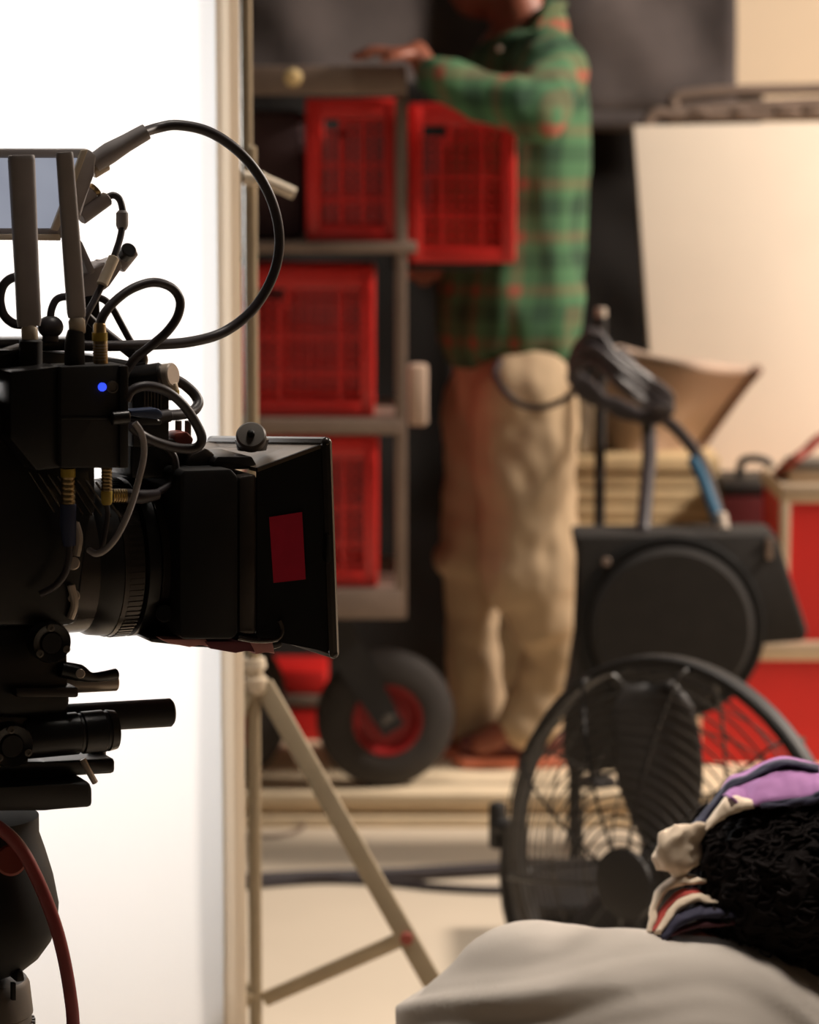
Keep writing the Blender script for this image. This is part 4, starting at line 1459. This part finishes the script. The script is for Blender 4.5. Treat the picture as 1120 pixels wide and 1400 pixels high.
# monitor
mo = thing('monitor', rp(20, 330), 'on-camera monitor with a grey screen behind the two antennas', 'monitor')
m = MB()
rprism(m, [(-150, 203), (122, 203), (134, 213), (128, 240), (112, 296), (96, 326), (-150, 322)], -.012, .018, .003)
m.build('housing', M_HAZERUB, mo)
def m_screen():
    m = glow('screen_grey', (0.33, 0.35, 0.42, 1), .85)
    nt = m.node_tree
    tc = nt.nodes.new('ShaderNodeTexCoord')
    n = nt.nodes.new('ShaderNodeTexNoise')
    n.inputs['Scale'].default_value = 16
    nt.links.new(tc.outputs['Object'], n.inputs['Vector'])
    r = nt.nodes.new('ShaderNodeValToRGB')
    r.color_ramp.elements[0].color = rgb(132, 136, 152)
    r.color_ramp.elements[1].color = rgb(176, 180, 192)
    nt.links.new(n.outputs['Fac'], r.inputs['Fac'])
    nt.links.new(r.outputs['Color'], nt.nodes['Principled BSDF'].inputs['Emission Color'])
    return m
m = MB()
rprism(m, [(-140, 216), (112, 216), (76, 312), (-140, 312)], .017, .0195, .0005)
m.build('screen', m_screen(), mo)
m = MB()
rprism(m, [(112, 205), (121, 204), (80, 316), (70, 314)], .018, .0225, .001)
rprism(m, [(-140, 320), (82, 320), (84, 329), (-140, 327)], .012, .021, .001)
m.build('cream_bezel', M_CREAM, mo)
m = MB()
rrod(m, (108, 280), (127, 262), .0, 9)
m.build('socket', M_HAZERUB, mo)
m = MB()
m.lathe(rp(127, 262, 0), (rp(133, 256, 0) - rp(127, 262, 0)), [(0, .0048), (.002, .0055), (.0035, .0052), (.0032, .0035), (.001, .0034)], 20)
m.build('socket_ring', M_GOLD, mo)
m = MB()
rprism(m, [(103, 330), (112, 328), (132, 372), (122, 376)], -.01, .012, .002)
m.build('mount_strut', M_HAZERUB, mo)

# big looping cable from the monitor
vc = thing('video_cable', rp(250, 470), 'thick black cable in a wide loop from the monitor over the panel edge', 'cable')
rtube([(196, 181, .01), (215, 175, .0), (243, 171, .0), (285, 180, .0), (325, 206, .0), (356, 243, .0), (376, 288, .0), (382, 335, .0), (372, 380, .0), (345, 424, .0), (306, 454, .0), (262, 467, .01), (215, 471, .02), (150, 473, .03), (90, 472, .03)], .0040).build('lead', M_CABLE, vc)
MB().tube([rp(128, 224, .005), rp(150, 209, .007), rp(172, 196, .008), rp(200, 180, .01)], [.0074, .008, .0068, .0062], 16, False, 4).build('plug', M_HAZERUB, vc)
MB().rod(rp(126, 236, .004), rp(146, 224, .004), .005).build('plug_latch', M_COLLAR, vc)

# thin cable with ferrite barrel
fe = thing('ferrite_cable', rp(150, 400), 'thin black cable with a ferrite barrel and tan sleeve right of the antennas', 'cable')
rtube([(146, 270, .0), (155, 267, .0), (163, 272, .002), (167, 284, .004), (168, 300, .006), (165, 322, .01), (158, 345, .015), (146, 375, .02), (132, 405, .025), (118, 432, .03), (112, 450, .03)], .0026).build('lead', M_CABLE, fe)
MB().rod(rp(110, 298, .004), rp(147, 271, .0), .0056).build('plug', M_HAZERUB, fe)
MB().lathe(rp(167, 288, .005), rp(167, 314, .007) - rp(167, 288, .005), [(0, .003), (.002, .0046), (.011, .0046), (.0135, .0036), (.0145, .003)], 16).build('ferrite_barrel', M_HAZERUB, fe)
MB().rod(rp(156, 352, .017), rp(139, 390, .024), .0043).build('tan_sleeve', M_COLLAR, fe)

# articulated arm behind
am = thing('articulated_arm', rp(140, 400), 'black articulated clamp arm rising behind the antennas to the right', 'clamp')
m = MB()
rprism(m, [(113, 408), (112, 378), (128, 368), (142, 358), (150, 360), (165, 352), (168, 366), (150, 392), (132, 404)], -.025, .005, .002)
m.build('arm', M_HAZERUB, am)
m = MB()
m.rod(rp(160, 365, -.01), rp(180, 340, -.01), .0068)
m.build('knuckle', M_HAZERUB, am)
MB().rod(rp(171, 349, -.002), rp(177, 341, .006), .006).build('end_screw', M_BLACKMET, am)
m = MB()
rprism(m, [(115, 404), (136, 402), (140, 470), (116, 470)], -.02, .005, .002)
m.build('lower_link', M_BLACKMET, am)

# transmitter box with antennas
tx = thing('wireless_transmitter', rp(110, 640), 'black transmitter box with a blue LED and two upright antennas', 'transmitter')
m = MB()
rprism(m, [(83, 501), (172, 498), (175, 504), (175, 640), (83, 640)], .07, .10, .003)
m.build('front_box', M_BLACK, tx)
m = MB()
rprism(m, [(14, 508), (84, 500), (84, 640), (50, 644), (14, 600)], .06, .094, .002)
m.build('side_box', M_BLACKMET, tx)
m = MB()
rbox(m, 84, 569, 166, 574, .098, .101, .0008)
rbox(m, 164, 500, 176, 640, .0995, .103, .001)
m.build('cover_seam', M_BLACKMET, tx)
m = MB()
rrod(m, (152, 572), (176, 570), .104, 9)
m.build('side_plug', M_BLACKMET, tx)
MB().lathe(rp(139.5, 529, .1), RN, [(0, .0031), (.0012, .0031), (.0018, .002)], 16).build('led', M_LED, tx)
MB().lathe(rp(153.5, 529, .1), RN, [(0, .0044), (.0012, .0044), (.0014, .0036), (.0004, .0034), (.0004, .0002)], 24).build('button', M_GREYCOL, tx)


def antenna(x0, y0, x1, y1, w0, w1, v, cy):
    a = MB()
    P0, P1 = rp(x1, y1, v), rp(x0, y0, v)
    L = (P1 - P0).length
    d = (P1 - P0).normalized()
    sx = RA - d * RA.dot(d)
    sx.normalize()
    sy = d.cross(sx)
    rings = []
    for t, w in ((0, w1 * .9), (.03, w1), (.3, w1), (.33, w1 * 1.0), (.97, w0), (.993, w0 * .97), (1, w0 * .9)):
        ring_ = []
        for i in range(20):
            an = 2 * math.pi * i / 20
            cx, cyy = math.cos(an), math.sin(an)
            cx = math.copysign(abs(cx) ** .6, cx)
            cyy = math.copysign(abs(cyy) ** .6, cyy)
            ring_.append(a.bm.verts.new(P0 + d * (L * t) + sx * (cx * w / 1800 / 2 * 1.06) + sy * (cyy * w / 1800 / 2 * .55)))
        rings.append(ring_)
    for A_, B_ in zip(rings, rings[1:]):
        for i in range(20):
            a.bm.faces.new([A_[i], A_[(i + 1) % 20], B_[(i + 1) % 20], B_[i]])
    a.bm.faces.new(rings[0][::-1])
    a.bm.faces.new(rings[-1])
    o = a.build('antenna', M_HAZERUB, tx)
    MB().lathe(rp(x1 + 1, cy, v), d, [(0, .0055), (.001, .006), (.009, .006), (.0115, .0045)], 20).build('antenna_collar', M_COLLAR, o)
    return o


antenna(29, 212, 40, 446, 33, 30, .06, 466)
antenna(88, 208, 105, 434, 21, 23, .085, 456)
MB().tube([rp(104, 452, .086), rp(102, 470, .086), rp(102, 502, .086)], [.0058, .0072, .0075], 16).build('antenna_boot', M_BLACK, tx)
MB().rod(rp(42, 464, .06), rp(42, 505, .06), .0085).build('antenna_boot', M_BLACK, tx)

# ball knob and small loop cables near the antennas
bk = thing('ball_knob', rp(69, 466), 'round black ball plug between the two antennas with a bent lead', 'knob')
MB().ball(rp(69, 447, .03), .0096, (1, 1, .88)).build('ball', M_CABLE, bk)
MB().rod(rp(69, 456, .03), rp(69, 468, .03), .006).build('stem', M_CABLE, bk)
rtube([(69, 440, .03), (70, 425, .03), (76, 411, .03), (86, 406, .032), (98, 408, .034), (108, 420, .034), (112, 440, .034)], .0028).build('lead', M_CABLE, bk)
tag(rtube([(44, 386, .02), (22, 379, .02), (6, 388, .02), (0, 408, .02), (5, 430, .02), (18, 442, .02), (34, 446, .022), (40, 464, .024)], .0034).build('loop_cable', M_CABLE),
    'black cable loop at the left frame edge behind the wider antenna', 'cable')

# brass plug with loop cable above the transmitter
bp_ = thing('brass_plug_cable', rp(138, 500), 'black cable looping up from the upright brass plug on the transmitter', 'cable')
pl = MB().lathe(rp(138, 499, .085), rp(136, 444, .085) - rp(138, 499, .085), [(0, .0052), (.018, .0052), (.019, .0046), (.0285, .0046), (.0305, .0036)], 20).build('plug', M_GOLD, bp_)
for i in range(6):
    yy = 472 + i * 4
    MB().lathe(rp(137, yy, .085), RUP, [(0, .0054), (.0009, .0054)], 20).build('ridge', M_SILVER, pl)
MB().lathe(rp(136.5, 466, .085), RUP, [(0, .0056), (.006, .0056)], 20).build('yellow_band', M_YELLOW, pl)
rtube([(136, 446, .085), (142, 430, .085), (158, 411, .083), (182, 394, .08), (210, 386, .078), (234, 393, .075), (246, 410, .075), (243, 432, .075), (228, 454, .075), (205, 474, .07), (185, 490, .065), (172, 508, .06)], .0034).build('lead', M_CABLE, bp_)
tag(rtube([(118, 408, .0), (138, 408, .0), (152, 419, .0), (164, 440, .0), (176, 462, .0), (190, 486, .0), (196, 500, .0)], .0027).build('thin_cable', M_CABLE),
    'thin black cable curving behind the brass plug down to the motor', 'cable')
tag(rtube([(98, 408, .02), (118, 432, .02), (140, 452, .02), (165, 472, .02), (188, 490, .02)], .0038).build('diagonal_cable', M_CABLE),
    'black cable running diagonally behind the brass plug', 'cable')

# focus motor
fm = thing('focus_motor', rp(205, 540), 'black cylindrical focus motor with a pale round end above the lens', 'motor')
MB().rod(rp(176, 520, .03), rp(222, 513, .045), .0098).build('housing', M_BLACKMET, fm)
ea = (RA * .55 + RN * .75 + RUP * .12).normalized()
MB().lathe(rp(222, 514, .04), ea, [(0, .009), (.009, .009), (.010, .008)], 28).build('end_cap', M_SILVER, fm)
MB().ball(rp(189, 492, .02), .0075).build('ball_joint', M_BLACKMET, fm)
m = MB()
rprism(m, [(176, 500), (200, 494), (206, 520), (180, 530)], .0, .03, .002)
m.build('bracket', M_BLACKMET, fm)
m = MB()
rbox(m, 182, 528, 232, 612, .0, .045, .002)
m.build('gearbox', M_BLACKMET, fm)
m = MB()
for i in range(6):
    rbox(m, 197 + i * 4.4, 535, 199.5 + i * 4.4, 562, .044, .0475, .0003)
m.build('cooling_ribs', M_GREYCOL, fm)
m = MB()
rbox(m, 180, 600, 262, 655, -.04, .04, .003)
m.build('base_block', M_BLACKMET, fm)
for x_ in (244, 257):
    m = MB()
    rrod(m, (x_, 575), (x_, 600), .02, 4.5)
    m.build('pin', M_GREYCOL, fm)
m = MB()
rprism(m, [(238, 600), (240, 592), (256, 590), (266, 600), (262, 612), (240, 612)], .02, .04, .002)
m.build('red_tab', M_BRICKRED, fm)
# motor cables
mc = thing('motor_cable', rp(250, 560), 'black cable bending round from the motor to the blue plug', 'cable')
MB().lathe(rp(234, 524, .045), rp(238, 546, .045) - rp(234, 524, .045), [(0, .0045), (.006, .005), (.008, .0042), (.0122, .0042)], 18).build('collar', M_COLLAR, mc)
MB().lathe(rp(236, 535, .045), RUP, [(-.002, .0051), (.001, .0051)], 18).build('yellow_band', M_YELLOW, mc)
rtube([(238, 518, .03), (252, 526, .03), (266, 539, .032), (271, 552, .036), (262, 563, .042), (244, 567, .05), (226, 568, .055)], .0040).build('lead', M_CABLE, mc)
MB().rod(rp(232, 568, .055), rp(206, 572, .06), .0048).build('boot', M_CABLE, mc)
bpg = thing('blue_plug', rp(200, 566), 'flat blue-grey plug beside the transmitter', 'plug')
m = MB()
rprism(m, [(178, 561), (216, 558), (223, 563), (224, 571), (214, 574), (180, 568)], .075, .09, .002)
m.build('shell', M_BLUE, bpg)
m = MB()
rprism(m, [(172, 568), (214, 575), (222, 573), (222, 582), (190, 583), (172, 578)], .07, .086, .002)
m.build('lower_shell', M_BLACKMET, bpg)
tag(rtube([(172, 548, .1), (180, 534, .1), (200, 528, .1), (226, 534, .098), (250, 553, .095), (268, 579, .092), (276, 600, .09), (268, 612, .088), (246, 613, .088), (218, 606, .09), (196, 596, .092), (178, 582, .095)], .0036).build('ring_cable', M_CABLE),
    'black cable ring beside the transmitter in front of the blue plug', 'cable')
tag(rtube([(184, 578, .1), (194, 594, .1), (197, 620, .1), (190, 655, .1), (178, 695, .1), (162, 730, .1), (146, 750, .1), (132, 757, .098), (122, 752, .09)], .0024).build('drop_cable', M_HAZERUB),
    'thin dark grey cable dropping in front of the lens from the blue plug', 'cable')
tag(rtube([(228, 612, .06), (238, 625, .06), (240, 645, .06), (232, 662, .06), (214, 674, .07), (196, 680, .075)], .0028).build('short_cable', M_CABLE),
    'short black cable curving under the ring cable to the ribbed plug', 'cable')

# plugs under the transmitter
def ribbed(x0, y0, x1, y1, v, r, par, ribs=7, nm='plug'):
    a, b = rp(x0, y0, v), rp(x1, y1, v)
    L = (b - a).length
    prof = []
    for i in range(ribs):
        t = L * i / ribs
        prof += [(t, r * .9), (t + L / ribs * .3, r), (t + L / ribs * .7, r), (t + L / ribs * .98, r * .9)]
    return MB().lathe(a, b - a, prof, 20).build(nm, M_GOLD, par)
p1 = thing('blue_boot_cable', rp(92, 760), 'ribbed brass plug with a dark blue boot under the transmitter', 'cable')
ribbed(93, 641, 93, 690, .085, .0052, p1)
MB().lathe(rp(93, 652, .085), RUP, [(0, .0054), (.006, .0054)], 18).build('yellow_band', M_YELLOW, p1)
MB().tube([rp(93, 689, .085), rp(93, 715, .085), rp(95, 746, .085)], [.0058, .006, .0045], 16).build('blue_boot', mat('navy_boot', rgb(44, 52, 84), .5), p1)
rtube([(95, 745, .085), (94, 765, .085), (88, 785, .083), (74, 802, .08), (55, 812, .075)], .0026).build('lead', M_CABLE, p1)
p2 = thing('yellow_band_cable', rp(145, 720), 'brass plug with a yellow band on a thin lead in front of the lens top', 'cable')
ribbed(146, 639, 146, 672, .085, .0040, p2)
MB().lathe(rp(146, 690, .085), RUP, [(0, .0030), (.002, .0040), (.010, .0042), (.0105, .0036)], 18).build('yellow_band', M_YELLOW, p2)
rtube([(146, 690, .085), (147, 705, .085), (144, 725, .085), (140, 748, .085), (138, 757, .08)], .0020).build('lead', M_CABLE, p2)
p3 = thing('side_plug_cable', rp(190, 680), 'ribbed silver plug pointing right with a black boot above the lens', 'cable')
ribbed(153, 678, 173, 678, .075, .0052, p3, 6)
MB().tube([rp(172, 678, .075), rp(195, 679, .075), rp(216, 676, .072)], [.0055, .0052, .0038], 14).build('boot', M_CABLE, p3)

# red cable down the front of the tripod head
tag(rtube([(-60, 1110, .08), (-20, 1122, .08), (5, 1136, .08), (28, 1160, .08), (48, 1196, .08), (66, 1238, .08), (79, 1276, .08), (89, 1318, .078), (96, 1360, .075), (100, 1400, .07), (100, 1470, .065), (96, 1560, .06)], .0050).build('red_cable', M_REDCAB),
    'dark red cable hanging over the fluid head at lower left', 'cable')
